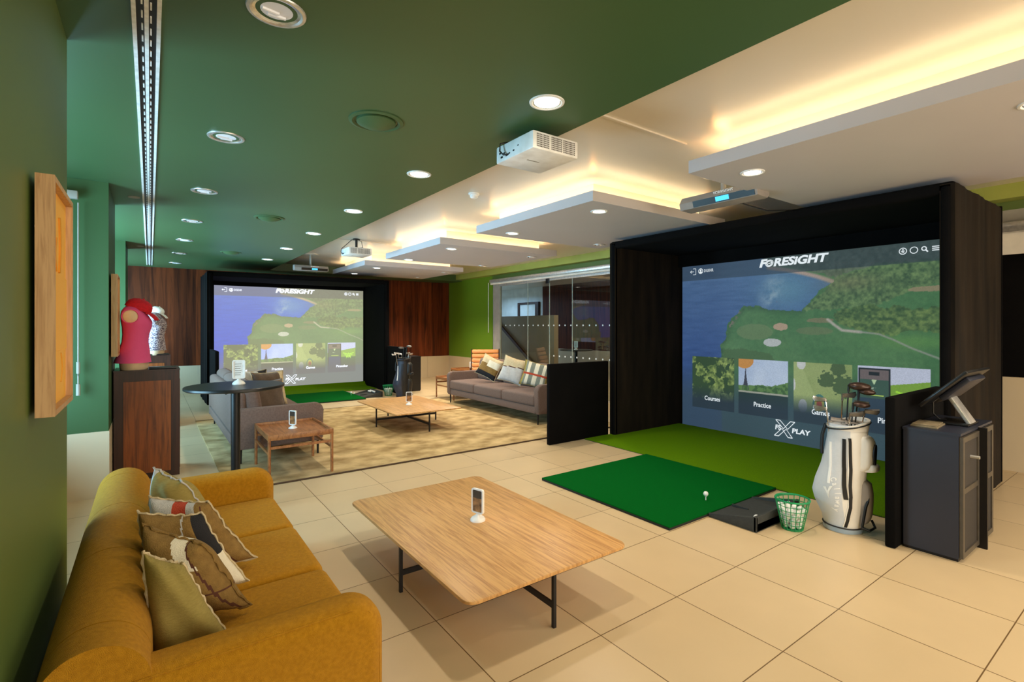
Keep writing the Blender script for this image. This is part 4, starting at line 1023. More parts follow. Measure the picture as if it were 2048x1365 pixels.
cushion((5.10, 8.22, 0.555), rot(RD(-50), RD(-20), RD(24)), 0.44, 0.42, 0.13, 'ochre and white patchwork cushion, left of three on the right grey sofa', G2,
        lambda u, v, s_: 1 if (v > 0 and u * s_ < 0.2 and v < 0.6) else (2 if v < -0.55 else (0 if v < 0.2 else 3)), ('brownc', 'ivory', 'black_linen', 'beige'), seed=11, seam='beige')
cushion((5.08, 7.38, 0.53), rot(RD(-46), RD(-18), RD(16)), 0.44, 0.46, 0.13, 'pale grey cushion with beige top, middle of the right grey sofa', G2,
        lambda u, v, s_: 2 if abs(v - 0.2 - 0.1 * u) < 0.03 else (1 if v > 0.2 + 0.1 * u else 0), ('lgrey', 'beige', 'seam'), seed=12, seam='beige')
def plaid(u, v, s_):
    i = int((u + 1) * 3.5); j = int((v + 1) * 3.5)
    if abs(v + 0.1) < 0.08: return 2
    if abs(u) > 0.86: return 3
    return 0 if i % 2 else 1
cushion((5.06, 6.66, 0.525), rot(RD(-42), RD(-18), RD(14)), 0.46, 0.42, 0.13, 'checked cream, slate and red cushion, right of three on the right grey sofa', G2, plaid, ('ivory', 'stone_grey', 'rust', 'olive'), seed=13, seam='olive')
G3 = 'cushions on the left grey sofa'
dk = mat('taupe_cushion_cloth', rgb(84, 66, 52), 0.85, sheen=0.2, var=(40, 0.25), bump=(220, 0.3)); MT['taupe_c'] = dk
cushion((1.13, 6.62, 0.47), rot(RD(14), RD(-16), 0), 0.40, 0.40, 0.16, 'plain dark taupe cushion nearest the arm of the left grey sofa', G3, None, ('taupe_c',), seed=14)
cushion((1.20, 7.00, 0.47), rot(RD(16), RD(-16), 0), 0.42, 0.40, 0.16, 'plain dark taupe cushion, second from the near arm of the left grey sofa', G3, None, ('taupe_c',), seed=15)
cushion((1.30, 7.45, 0.47), rot(RD(20), RD(-14), 0), 0.44, 0.46, 0.14, 'dark cushion with pale yellow edge on the left grey sofa', G3, lambda u, v, s_: 1 if u > 0.6 else 0, ('taupe_c', 'beige'), seed=16, seam='beige')
cushion((1.20, 8.05, 0.47), rot(RD(20), RD(-14), 0), 0.42, 0.44, 0.13, 'pale cushion with black triangle at the far end of the left grey sofa', G3, lambda u, v, s_: 1 if u > 0.3 else 0, ('lgrey', 'black_linen'), seed=17, seam='beige')

# tan leather chair
t = thing('lounge_chair', 'tan leather lounge chair with channelled back behind the right grey sofa', 'chair', (6.30, 10.12, 0), RD(57))
for y in (-0.33, 0.33):
    MB().tube([(-0.28, y, 0), (-0.30, y, 0.55), (0.30, y, 0.55), (0.34, y, 0)], 0.016, 8).build('side_frame', 'handrail', t)
    MB().tube([(0.20, y, 0.30), (0.40, y, 0.97)], 0.014, 8).build('back_post', 'handrail', t)
for k in range(5):
    z = 0.44 + k * 0.105; x = 0.22 + k * 0.033
    q = MB(); q.box(-0.03, 0.03, -0.32, 0.32, 0, 0.10, bev=0.028, seg=3); q.xf(Matrix.Translation((x, 0, z)) @ Matrix.Rotation(0.3, 4, 'Y')); q.build('back_channel', 'leather', t, 60)
B(-0.28, 0.24, -0.31, 0.31, 0.34, 0.42, bev=0.03, seg=3).build('seat', 'leather', t)

# ------------------------------------------------------------------ wall pictures
def picture(loc, label):
    t = thing('framed_picture', label, 'picture', loc, 0, 'yellow framed artworks')   # local: wall plane x=0, y 0..0.54, z 0..0.76
    W_, H_ = 0.47, 0.76
    q = MB()
    q.box(0.012, 0.058, 0, 0.018, 0, H_); q.box(0.012, 0.058, W_ - 0.018, W_, 0, H_); q.box(0.012, 0.058, 0.018, W_ - 0.018, 0, 0.018); q.box(0.012, 0.058, 0.018, W_ - 0.018, H_ - 0.018, H_)
    q.build('frame', 'picture_oak', t, 0)
    B(0.014, 0.038, 0.018, W_ - 0.018, 0.018, H_ - 0.018).build('backing', 'orange', t, 0)
    q = MB(); q.box(0.038, 0.044, 0.05, W_ - 0.05, 0.20, 0.46); q.box(0.038, 0.042, 0.10, W_ - 0.10, 0.46, 0.68); q.box(0.038, 0.046, 0.12, W_ - 0.16, 0.06, 0.20)
    q.build('relief_panel', 'orange', t, 0)
    for y, z0, z1, b in ((0.22, 0.47, 0.66, 0.02), (0.15, 0.47, 0.58, -0.03), (0.24, 0.09, 0.19, 0.03)):
        MB().tube([(0.043, y + b * math.sin(PI * k / 6), z0 + (z1 - z0) * k / 6) for k in range(7)], 0.006, 5).build('relief_stem', 'amber_dark', t)
    MB().tube([(0.006, 0.05 + 0.1 * k, 0.60 + (0.06 if k % 2 else 0)) for k in range(5)], 0.002, 4).build('hanging_wire', 'white_plastic', t)
    return t
pc1 = picture((-0.298, 2.16, 1.25), 'oak-framed yellow abstract picture on the near green wall above the mustard sofa')
dup(pc1, (-0.298, 5.98, 1.25), 0, 'oak-framed yellow abstract picture on the pier behind the pink mannequin')

# ------------------------------------------------------------------ pedestals and mannequins
def pedestal(loc, label):
    t = thing('display_pedestal', label, 'display stand', loc, 0, 'dark oak display pedestals')
    B(-0.265, 0.265, 0, 0.5, 0, 1.08).build('body', 'pedestal_dark', t, 0)
    B(-0.19, 0.19, -0.006, 0.001, 0.06, 0.98).build('front_panel', 'pedestal_panel', t, 0)
    B(0.264, 0.271, 0.07, 0.43, 0.06, 0.98).build('side_panel', 'pedestal_panel', t, 0)
    B(-0.268, 0.268, -0.008, 0.508, 1.08, 1.092).build('top_plate', 'pedestal_dark', t, 0)
    return t
pd = pedestal((-0.02, 6.34, 0), 'dark oak display pedestal carrying the pink shirt mannequin by the left wall')
dup(pd, (-0.02, 9.30, 0), 0, 'dark oak display pedestal carrying the speckled shirt mannequin, farther back')
t = thing('display_tray', 'flat black tray on the nearer pedestal top beside the mannequin', 'tray', (0.10, 6.42, 1.092))
B(-0.11, 0.12, -0.06, 0.08, 0, 0.022, bev=0.006).build('tray_body', 'black_plastic', t)
t = thing('display_tray', 'flat black tray on the farther pedestal top', 'tray', (0.06, 9.5, 1.092))
B(-0.16, 0.17, -0.12, 0.12, 0, 0.022, bev=0.006).build('tray_body', 'black_plastic', t)
def torso_rings(R, n=28):
    out = []
    for z, cx, a, b in R:   # a depth (x), b half width (y)
        out.append([(cx + a * math.cos(2 * PI * k / n), b * math.sin(2 * PI * k / n), z) for k in range(n)])
    return out
def mannequin(loc, rz, label, shirt, cap, sleeves):
    t = thing('mannequin_bust', label, 'mannequin', loc, rz)
    MB().loft(torso_rings([(0, 0, 0.115, 0.15), (0.02, 0, 0.12, 0.155), (0.09, 0, 0.125, 0.16)])).build('base', 'skin', t)
    R = [(0.075, -0.012, 0.158, 0.19), (0.12, -0.01, 0.148, 0.182), (0.20, 0, 0.132, 0.168), (0.30, 0.008, 0.112, 0.148), (0.38, 0.014, 0.112, 0.146), (0.46, 0.024, 0.125, 0.160), (0.52, 0.022, 0.132, 0.172), (0.58, 0.006, 0.118, 0.180), (0.63, -0.008, 0.098, 0.176), (0.665, -0.012, 0.075, 0.14), (0.69, -0.012, 0.055, 0.08)]
    MB().loft(torso_rings(R)).build('shirt', shirt, t, 80)
    MB().loft(torso_rings([(0.69, -0.012, 0.052, 0.06), (0.73, -0.005, 0.046, 0.05), (0.76, 0.0, 0.046, 0.05)])).build('neck', 'skin', t, 80)
    for s_ in (-1, 1):
        if sleeves:
            q = MB(); q.tube([(0.0, s_ * 0.14, 0.62), (0.01, s_ * 0.20, 0.57), (0.02, s_ * 0.235, 0.47)], 0.065, 14, r1=0.058); q.build('sleeve', shirt, t, 80)
        else:
            MB().ball((-0.005, s_ * 0.163, 0.575), 0.068, 20, (1, 0.34, 1.05)).build('shoulder_cap', 'skin', t, 80)
            MB().tube([(-0.005 + 0.070 * math.cos(a), s_ * 0.172, 0.575 + 0.074 * math.sin(a)) for a in [2 * PI * k / 24 for k in range(24)]], 0.006, 6, loop=True).build('armhole_hem', shirt, t)
    q = MB()
    for k in range(5): q.ball((0.155 - 0.006 * k, 0, 0.48 - k * 0.03), 0.004, 6)
    q.build('button_placket', 'white_plastic', t)
    return t
def cap(par, loc, label, m, sc=1.0, tilt=0.35):
    T = Matrix.Rotation(tilt, 4, 'Y') @ Matrix.Scale(sc, 4)
    R = [(0.0, 0, 0.105, 0.095), (0.03, 0, 0.104, 0.094), (0.06, 0, 0.095, 0.086), (0.085, 0, 0.073, 0.066), (0.10, 0, 0.04, 0.036), (0.105, 0, 0.006, 0.006)]
    t = MB().loft(torso_rings(R)).xf(T).build('cap', m, par, 80, loc); t['label'] = label
    q = MB(); rings = []
    for r_, dz in ((0.098, 0.008), (0.13, 0.004), (0.16, -0.010), (0.185, -0.028)):
        w = 0.085 * (1 - ((r_ - 0.095) / 0.13) ** 2)
        row = [(r_ - 0.02 * (k / 4.0) ** 2 - 0.006 * 0, w * k / 4.0, dz - 0.016 * (k / 4.0) ** 2) for k in range(-4, 5)]
        rings.append(row + [(a, b, c_ + 0.004) for a, b, c_ in row[::-1]])
    q.loft(rings).xf(T).build('brim', m, t, 80)
    MB().ball((0, 0, 0.107), 0.008, 8).xf(T).build('button', m, t)
    return t
mq = mannequin((-0.13, 6.52, 1.092), RD(-8), 'sleeveless pink polo shirt mannequin bust wearing a red cap by the left wall', 'pink', 'red', False)
mq.scale = (0.97, 0.97, 0.93)
cap(mq, (0.03, 0, 0.655), 'red baseball cap', 'red', 1.15, 0.42)
mq = mannequin((0.06, 9.52, 1.092), RD(-8), 'speckled mauve short-sleeved shirt mannequin bust, farther back', 'dress', 'white', True)
mq.scale = (0.95, 0.95, 0.93)
cap(mq, (0.02, 0, 0.69), 'small white cap', 'white_plastic', 0.95, 0.4)

# ------------------------------------------------------------------ golf balls, baskets, trays
BR = 0.0214
ball_mesh = MB().ball((0, 0, 0), BR, 18).build('golf_ball', 'ball').data
bpy.data.objects.remove([o for o in COL.objects if o.name == 'golf_ball'][0])
def gball(p, label, group=None):
    o = bpy.data.objects.new('golf_ball', ball_mesh); COL.objects.link(o); o.location = p
    return tag(o, label, 'golf ball', group)
def tee(p, label):
    t = thing('golf_tee', label, 'golf tee', p)
    MB().lathe([(0.004, 0), (0.004, 0.025), (0.010, 0.033), (0.010, 0.035)], 12).build('tee_body', 'white_plastic', t)
tee((3.86, 2.60, 0.026), 'white tee standing in the near green mat'); gball((3.86, 2.60, 0.026 + 0.035 + BR * 0.9), 'golf ball on a tee on the near green mat')
tee((3.50, 11.10, 0.026), 'white tee standing in the far green mat'); gball((3.50, 11.10, 0.026 + 0.035 + BR * 0.9), 'golf ball on a tee on the far green mat')
gball((3.66, 11.38, 0.0214), 'loose golf ball beside the far mat, right of the teed ball')

def basket(loc, label, ballgroup, nb=34, rz=0.0):
    t = thing('ball_basket', label, 'basket', loc, rz)
    r0, r1, h = 0.072, 0.118, 0.225
    def R(z): return r0 + (r1 - r0) * z / h
    q = MB()
    for z in (0.01, 0.045, 0.08, 0.115, 0.15, 0.185): q.tube([(R(z) * math.cos(2 * PI * k / 32), R(z) * math.sin(2 * PI * k / 32), z) for k in range(32)], 0.0026, 5, loop=True)
    q.build('hoop_lattice', 'basket', t)
    q = MB()
    for k in range(18):
        a = 2 * PI * k / 18; q.tube([(R(z) * math.cos(a), R(z) * math.sin(a), z) for z in (0.0, h)], 0.0032, 5)
    q.build('upright_ribs', 'basket', t)
    MB().tube([(R(h) * math.cos(2 * PI * k / 40), R(h) * math.sin(2 * PI * k / 40), h) for k in range(40)], 0.0065, 8, loop=True).build('rim', 'basket', t)
    MB().lathe([(r0, 0.0), (r0 + 0.003, 0.012), (0.001, 0.012)], 32).build('bottom', 'basket', t)
    MB().tube([(R(h) * math.cos(a), R(h) * math.sin(a) * 1.0, h + 0.0 - 0.012 * math.sin(a * 1)) for a in [PI * k / 16 + 0.3 for k in range(17)]], 0.005, 6).build('handle', 'basket', t)
    rr = random.Random(3); placed = []
    z = 0.012 + BR
    for lay in range(5):
        rad = R(z) - BR - 0.006; n = max(4, int(2 * PI * rad / (2 * BR * 1.03)))
        for k in range(n):
            a = 2 * PI * k / n + lay * 0.5; placed.append((rad * math.cos(a), rad * math.sin(a), z))
        if rad > 2.1 * BR:
            for k in range(3): a = 2 * PI * k / 3 + lay; placed.append(((rad - 2 * BR) * 0.9 * math.cos(a), (rad - 2 * BR) * 0.9 * math.sin(a), z + 0.004))
        z += BR * 1.68
    for p in placed[:nb]: gball((loc[0] + p[0], loc[1] + p[1], loc[2] + p[2]), ballgroup[0], ballgroup[1])
basket((3.905, 1.885, 0), 'green lattice ball basket beside the white golf bag', ('white golf ball in the green basket beside the white golf bag', 'balls in the near basket'), 44)
basket((4.20, 10.75, 0), 'green lattice ball basket beside the dark golf bag', ('white golf ball in the green basket beside the dark golf bag', 'balls in the far basket'), 44)
def ball_tray(loc, rz, label, balls, bl):
    t = thing('ball_tray', label, 'ball tray', loc, rz)     # local x 0..0.38 rising, y 0..0.62
    L_, Wd = 0.40, 0.66
    for y0 in (0, Wd - 0.02): MB().prism([(0, 0), (L_, 0), (L_, 0.115), (0.0, 0.03)], 'y', y0, y0 + 0.02, bev=0.003).build('side_wall', 'tray', t)
    MB().prism([(0, 0), (L_, 0), (L_, 0.06), (0.0, 0.022)], 'y', 0.02, Wd - 0.02).build('ramp', 'tray', t)
    B(L_ - 0.025, L_, 0.0, Wd, 0, 0.115, bev=0.006).build('back_wall', 'tray', t)
    B(0.02, 0.16, 0.30, 0.315, 0.03, 0.046).build('divider', 'tray', t)
    Mx = Matrix.Translation(loc) @ Matrix.Rotation(rz, 4, 'Z')
    for p in balls:
        w = Mx @ Vector((p[0], p[1], 0.022 + p[0] * 0.095 + BR)); gball(w, bl[0], bl[1])
bl_ = [(0.345, 0.60), (0.345, 0.555), (0.345, 0.51), (0.345, 0.465), (0.345, 0.42), (0.30, 0.58), (0.30, 0.535), (0.30, 0.49), (0.345, 0.375), (0.345, 0.33)]
ball_tray((3.60, 2.40, 0), RD(-90), 'black wedge-shaped ball tray beside the near green mat', [(0.345, 0.60), (0.345, 0.555), (0.345, 0.51), (0.345, 0.465), (0.30, 0.58), (0.30, 0.535), (0.345, 0.10)], ('white golf ball in the black tray by the near mat', 'balls in the near tray'))
ball_tray((3.62, 10.62, 0), 0, 'black ball tray holding balls beside the far green mat', bl_, ('white golf ball in the black tray by the far mat', 'balls in the far tray'))

# ------------------------------------------------------------------ golf clubs and bags
def iron_club(t, L_, m='iron', flip=1):
    MB().cyl((0, 0, 0), (0, 0, L_), 0.0055, 0.0045, n=8).build('shaft', 'chrome', t)
    q = MB(); q.prism([(-0.006, -0.01), (0.01, 0.0), (0.075 * flip, -0.004), (0.088 * flip, 0.022), (0.082 * flip, 0.046), (0.03 * flip, 0.024), (-0.004, 0.022)] if flip > 0 else
                      [(0.006, -0.01), (-0.01, 0.0), (-0.075, -0.004), (-0.088, 0.022), (-0.082, 0.046), (-0.03, 0.024), (0.004, 0.022)], 'y', -0.007, 0.009, bev=0.003, seg=2)
    q.xf(Matrix.Translation((0, 0, L_)) @ Matrix.Rotation(0.35, 4, 'X')); q.build('head', m, t, 50)
    MB().cyl((0, 0, L_ - 0.03), (0, 0, L_ + 0.01), 0.0075, n=8).build('hosel', m, t)
def wood_club(t, L_, m='club_dark', s_=1.0):
    MB().cyl((0, 0, 0), (0, 0, L_), 0.006, 0.005, n=8).build('shaft', 'black_trim', t)
    q = MB(); q.ball((0.05 * s_, -0.02, 0.018), 0.055 * s_, 18, (1.0, 0.85, 0.42)); q.xf(Matrix.Translation((0, 0, L_))); q.build('head', m, t, 60)
    q = MB(); q.box(0.0, 0.098 * s_, 0.018, 0.024, 0.0, 0.036, bev=0.006); q.xf(Matrix.Translation((0, 0, L_))); q.build('face', 'club_grey', t)
    MB().cyl((0, 0, L_ - 0.03), (0, 0, L_ + 0.02), 0.008, n=8).build('hosel', 'black_trim', t)
def club(kind, base, yaw, leanx, leany, L_, label, group, **kw):
    t = thing('golf_club', label, 'golf club', base, 0, group)
    t.rotation_euler = (Matrix.Rotation(leany, 3, 'X') @ Matrix.Rotation(leanx, 3, 'Y') @ Matrix.Rotation(yaw, 3, 'Z')).to_euler()
    (iron_club if kind == 'i' else wood_club)(t, L_, **kw)

def golf_bag(loc, rz, label, body, front, trim, base, pocket, lean=0.0, s_=1.0, brand=True):
    t = thing('golf_bag', label, 'golf bag', loc, rz)
    t.rotation_euler = (Matrix.Rotation(rz, 3, 'Z') @ Matrix.Rotation(lean, 3, 'Y')).to_euler()
    # local: +x to the viewer's right, -y to the viewer, z up
    prof = [(0.035, 0.125, 0.115, 0.0), (0.10, 0.135, 0.120, -0.004), (0.20, 0.162, 0.135, -0.026), (0.27, 0.172, 0.142, -0.034), (0.36, 0.164, 0.140, -0.026),
            (0.48, 0.150, 0.132, -0.004), (0.60, 0.140, 0.126, 0.004), (0.68, 0.134, 0.122, 0.010), (0.76, 0.128, 0.120, 0.010), (0.80, 0.132, 0.122, 0.010)]
    def at(z):
        for (z0, a0, b0, c0), (z1, a1, b1, c1) in zip(prof[:-1], prof[1:]):
            if z <= z1:
                f = max(0, (z - z0) / (z1 - z0)); return a0 + (a1 - a0) * f, b0 + (b1 - b0) * f, c0 + (c1 - c0) * f
        return prof[-1][1:]
    def P(th_, z, off=0.0):
        a, b, cx = at(z); f = 1 + 0.012 * math.sin(5 * th_ + z * 9)
        return Vector((cx + (a * f + off) * math.sin(th_), -(b * f + off) * math.cos(th_), z)) * s_
    n = 48
    zs_ = [0.035 + 0.765 * k / 26 for k in range(27)]
    q = MB()
    R_ = [[P(2 * PI * k / n, z) for k in range(n)] for z in zs_]
    vs = [[q.bm.verts.new(p) for p in r] for r in R_]
    for i in range(len(vs) - 1):
        for k in range(n):
            f = q.bm.faces.new((vs[i][k], vs[i][(k + 1) % n], vs[i + 1][(k + 1) % n], vs[i + 1][k]))
            a = 2 * PI * (k + 0.5) / n; a = a - 2 * PI if a > PI else a
            z = zs_[i]
            f.material_index = 1 if a > 0.18 or a < -2.2 else 0
    q.bm.faces.new(vs[0][::-1]); q.bm.faces.new([q.bm.verts.new(P(2 * PI * k / n, 0.79, -0.02)) for k in range(n)])
    q.build('body', [body, front], t, 80)
    MB().loft([[P(2 * PI * k / n, 0.035, 0.004 + o_) - Vector((0, 0, d_)) for k in range(n)] for d_, o_ in ((0.035 * s_, -0.002), (0.030 * s_, 0.0), (0.0, 0.0))]).build('base', base, t)
    MB().tube([P(2 * PI * k / n, 0.040, 0.005) for k in range(n)], 0.005 * s_, 6, loop=True).build('base_trim', trim, t)
    # scooped collar
    def top(k): return 0.80 + 0.035 * math.cos(2 * PI * k / n - 2.0) + 0.02
    q = MB(); q.loft([[P(2 * PI * k / n, 0.76, 0.004) for k in range(n)], [P(2 * PI * k / n, 0.79, 0.010) + Vector((0, 0, (top(k) - 0.80) * s_)) for k in range(n)],
                      [P(2 * PI * k / n, 0.79, -0.012) + Vector((0, 0, (top(k) - 0.80) * s_)) for k in range(n)], [P(2 * PI * k / n, 0.76, -0.014) for k in range(n)]], cap=False)
    q.build('collar', front, t, 60)
    MB().tube([P(2 * PI * k / n, 0.79, 0.012) + Vector((0, 0, (top(k) - 0.815) * s_)) for k in range(n)], 0.0055 * s_, 6, loop=True).build('collar_piping', trim, t)
    q = MB()
    for yy in (-0.05, 0.0, 0.05): q.tube([Vector((-0.10, yy, 0.82)) * s_, Vector((0.11, yy, 0.81)) * s_], 0.008 * s_, 8)
    q.tube([Vector((0, -0.1, 0.815)) * s_, Vector((0, 0.1, 0.815)) * s_], 0.008 * s_, 8); q.build('divider_bars', pocket, t)
    def ribbon(pts, w, off, name, m):
        q = MB(); rows = []
        for (a, z), (a2, z2) in zip(pts, pts[1:] + [None] if False else pts[1:] + [(2 * pts[-1][0] - pts[-2][0], 2 * pts[-1][1] - pts[-2][1])]):
            A_, B_ = P(a - w, z, off), P(a + w, z, off); A2, B2 = P(a + w, z, off - 0.012), P(a - w, z, off - 0.012)
            rows.append([A_, B_, A2, B2])
        q.loft(rows); return q.build(name, m, t, 30)
    def path(ks, n_=14):
        o_ = []
        for (a0, z0), (a1, z1) in zip(ks[:-1], ks[1:]):
            for k in range(n_): f = k / n_; o_.append((a0 + (a1 - a0) * f, z0 + (z1 - z0) * f))
        return o_ + [ks[-1]]
    ribbon(path([(-0.16, 0.70), (-0.02, 0.50), (0.28, 0.26)]), 0.085, 0.004, 'zip', trim)
    ribbon(path([(0.10, 0.71), (0.26, 0.50), (0.46, 0.28), (0.44, 0.20), (0.14, 0.05)]), 0.070, 0.005, 'zip', trim)
    ribbon(path([(0.02, 0.70), (0.16, 0.50), (0.40, 0.27), (0.34, 0.20), (0.02, 0.05)]), 0.022, 0.004, 'panel_seam', front)
    # side pockets on the right
    def pod(a0, a1, z0, z1, bulge, m, name):
        q = MB(); N = 12; rows = []
        for i in range(N + 1):
            row = []
            for j in range(N + 1):
                u = i / N; v = j / N; e = (max(0, (1 - (2 * u - 1) ** 4) * (1 - (2 * v - 1) ** 4))) ** 0.6
                row.append(P(a0 + (a1 - a0) * u, z0 + (z1 - z0) * v, bulge * e - 0.003))
            rows.append(row)
        q.loft(rows, cap=False, closed=False); return q.build(name, m, t, 80)
    pod(0.70, 2.0, 0.47, 0.73, 0.05, front, 'upper_pocket')
    pod(0.95, 2.2, 0.06, 0.40, 0.055, pocket, 'lower_pocket')
    ribbon(path([(0.84, 0.07), (0.98, 0.22), (1.30, 0.345), (1.75, 0.37)]), 0.04, 0.040, 'pocket_zip', trim)
    MB().loft([[P(1.25 + 0.16 * math.sin(a) * (1 + 0.3 * math.cos(a)), 0.59 + 0.085 * math.cos(a), o_) for a in [2 * PI * k / 20 for k in range(20)]] for o_ in (0.035, 0.056)]).build('bottle_sleeve', trim, t)
    pod(0.95, 1.75, 0.465, 0.535, 0.078, front, 'bottle_flap')
    MB().tube([P(0.9, 0.06, 0.02), P(1.1, 0.045, 0.06), P(1.45, 0.06, 0.075), P(1.6, 0.10, 0.05)], 0.009 * s_, 8).build('grab_handle', trim, t)
    MB().tube([P(-1.5, 0.78, 0.012), P(-1.55, 0.70, 0.03), P(-1.5, 0.60, 0.02), P(-1.45, 0.55, 0.008)], 0.012 * s_, 8).build('shoulder_strap', trim, t)
    # stand stripe
    ribbon(path([(-0.85, 0.66), (-0.66, 0.52), (-0.46, 0.36)]), 0.05, 0.006, 'side_stripe', 'white_print')
    if brand:
        q = MB()
        word = 'Callaway'
        for i, ch in enumerate(word):
            f = i / (len(word) - 1); ang = -1.05 + 1.75 * f            # letters run down an arc
            cu_, cz_ = -0.42 + 0.72 * (math.cos(ang * 0.9) - 0.45), 0.395 - 0.225 * f
            rotz = -1.25 + (-0.75) * (f - 0.3)
            cr, sr = math.cos(rotz), math.sin(rotz)
            add_text(q, ch, 0.048, None, bold=0.0012, sx=0.85, fn=lambda p: P(cu_ + (p.x * cr - p.y * sr) / 0.15, cz_ + (p.x * sr + p.y * cr), 0.004))
        q.build('brand_lettering', 'white_print', t, 0)
        q = MB()
        def flat(pts): q.bm.faces.new([q.bm.verts.new(P(a, z, 0.005)) for a, z in pts])
        flat([(-0.66, 0.325), (-0.52, 0.330), (-0.36, 0.270), (-0.37, 0.250)]); flat([(-0.37, 0.250), (-0.44, 0.30), (-0.39, 0.340), (-0.27, 0.345), (-0.37, 0.300)])
        q.build('chevron_mark', 'white_print', t, 0)
    return t
BX, BY = 4.21, 1.66
golf_bag((BX, BY, 0), RD(-68), 'white and pale grey golf bag full of clubs standing by the near booth', 'white_bag', 'cream_bag', 'black_trim', 'base_blue', 'grey_pocket', lean=0.03)
GC1 = 'clubs in the white golf bag'
ux, uy = math.cos(RD(-68)), math.sin(RD(-68))      # local x (viewer's right)
def bagpt(bx, by, u, v, z=0.30): return (bx + u * ux - v * uy, by + u * uy + v * ux, z)
def club_at(kind, base, head, yaw, label, group, **kw):
    b, h = Vector(base), Vector(head)
    t = thing('golf_club', label, 'golf club', b, 0, group)
    d = h - b; qv = Vector((0, 0, 1)).rotation_difference(d.normalized())
    t.rotation_euler = (qv.to_matrix() @ Matrix.Rotation(yaw, 3, 'Z')).to_euler()
    (iron_club if kind == 'i' else wood_club)(t, d.length, **kw)
for k, base, head, yaw, lab, kw in (
    ('w', (4.20, 1.66, 0.30), (4.22, 1.62, 1.07), -70, 'tallest dark-headed driver in the white golf bag', {'s_': 1.35}),
    ('w', (4.21, 1.62, 0.30), (4.22, 1.555, 1.035), -66, 'second dark wood head beside the tallest driver in the white golf bag', {'s_': 1.0}),
    ('i', (4.19, 1.68, 0.30), (4.20, 1.655, 1.00), -60, 'small iron left of the tall driver in the white golf bag', {'m': 'club_grey'}),
    ('w', (4.22, 1.64, 0.30), (4.18, 1.575, 0.945), -70, 'dark fairway wood in the middle of the white golf bag', {'s_': 1.0}),
    ('i', (4.18, 1.69, 0.30), (4.18, 1.765, 0.955), 115, 'upper iron leaning left out of the white golf bag', {}),
    ('i', (4.17, 1.68, 0.30), (4.12, 1.735, 0.895), 115, 'lower iron with ivory face at the left rim of the white golf bag', {}),
    ('i', (4.22, 1.62, 0.30), (4.18, 1.50, 0.905), -66, 'rightmost low grey iron reaching toward the barrier from the white golf bag', {'m': 'club_grey'}),
    ('i', (4.20, 1.63, 0.30), (4.13, 1.58, 0.875), -60, 'short grey iron at the front rim of the white golf bag', {'m': 'club_grey'})):
    club_at(k, base, head, RD(yaw), lab, GC1, **kw)
BX2, BY2 = 4.33, 10.28
golf_bag((BX2, BY2, 0), RD(-30), 'dark navy golf bag with clubs standing by the far booth', 'navy_bag', 'black_trim', 'black_trim', 'navy_bag', 'black_trim', lean=0.02, s_=1.03, brand=False)
GC2 = 'clubs in the dark golf bag'
for k, u, v, yaw, lx, ly, L_, lab, m_ in (
    ('w', 0.0, 0.0, -20, 0.12, 0.0, 0.78, 'tallest wood club in the dark golf bag', 'club_grey'), ('w', -0.02, 0.02, 170, 0.05, 0.05, 0.74, 'second tallest wood club in the dark golf bag', 'club_grey'),
    ('i', -0.05, 0, 180, -0.16, 0.0, 0.62, 'leftmost silver iron in the dark golf bag', 'iron'), ('i', -0.03, 0.03, 180, -0.10, 0.03, 0.64, 'second silver iron from the left in the dark golf bag', 'iron'),
    ('i', 0.0, -0.03, 180, -0.03, -0.05, 0.62, 'short silver iron in the middle of the dark golf bag', 'iron'), ('i', 0.04, 0.0, 0, 0.16, 0.0, 0.62, 'rightmost silver iron in the dark golf bag', 'iron'),
    ('i', 0.03, 0.03, 0, 0.08, 0.04, 0.63, 'silver iron right of centre in the dark golf bag', 'iron')):
    club(k, (BX2 + u, BY2 + v, 0.30), RD(yaw), lx, ly, L_, lab, GC2, **{'m': m_})

# ------------------------------------------------------------------ equipment cabinets
t = thing('equipment_cabinet', 'charcoal cabinet with mesh doors beside the near booth, screen on top', 'cabinet', (4.20, 0.97, 0))
q = MB(); q.box(0, 0.78, 0.0, 0.30, 0.02, 0.82); q.build('body', 'cabinet', t, 0)
B(-0.004, 0.784, -0.012, 0.304, 0.82, 0.835).build('top_board', 'cabinet', t, 0)
B(0.01, 0.77, 0.004, 0.30, 0.0, 0.02).build('plinth', 'black_metal', t, 0)
def cab_door(x0, x1, par, ang=0.0, hinge=None):
    h = thing  # placeholder
    w = x1 - x0; q = MB(); f = 0.035
    for b in ((0, w, 0.025, 0.06), (0, w, 0.775, 0.81), (f, w - f, 0.44, 0.475), (0, f, 0.06, 0.775), (w - f, w, 0.06, 0.775)): q.box(b[0], b[1], -0.02, 0.0, b[2], b[3])
    M_ = Matrix.Translation((x0, -0.002, 0)) @ (Matrix.Rotation(ang, 4, 'Z') if ang else Matrix())
    d = q.xf(M_).build('door', 'cab_frame', par, 0)
    B(f, w - f, -0.012, -0.006, 0.06, 0.775).xf(M_).build('mesh_infill', 'mesh_panel', d, 0)
    if x0 < 0.2: MB().cyl((0.20, -0.01, 0.66), (0.20, -0.06, 0.66), 0.011, n=12).xf(M_).build('handle', 'alu', d)
cab_door(0.01, 0.395, t); cab_door(0.42, 0.77, t)
B(0.398, 0.418, -0.062, 0.0, 0.0, 0.83).build('centre_upright', 'black_metal', t, 0)
t = thing('equipment_cabinet', 'plain black cabinet behind the dark golf bag at the far booth', 'cabinet', (4.56, 11.08, 0))
B(0, 0.56, 0, 0.38, 0.02, 0.80).build('body', 'black_plastic', t, 0); B(-0.005, 0.565, -0.01, 0.385, 0.80, 0.815).build('top_board', 'black_plastic', t, 0); B(0.01, 0.55, 0.01, 0.37, 0.0, 0.02).build('plinth', 'black_metal', t, 0)
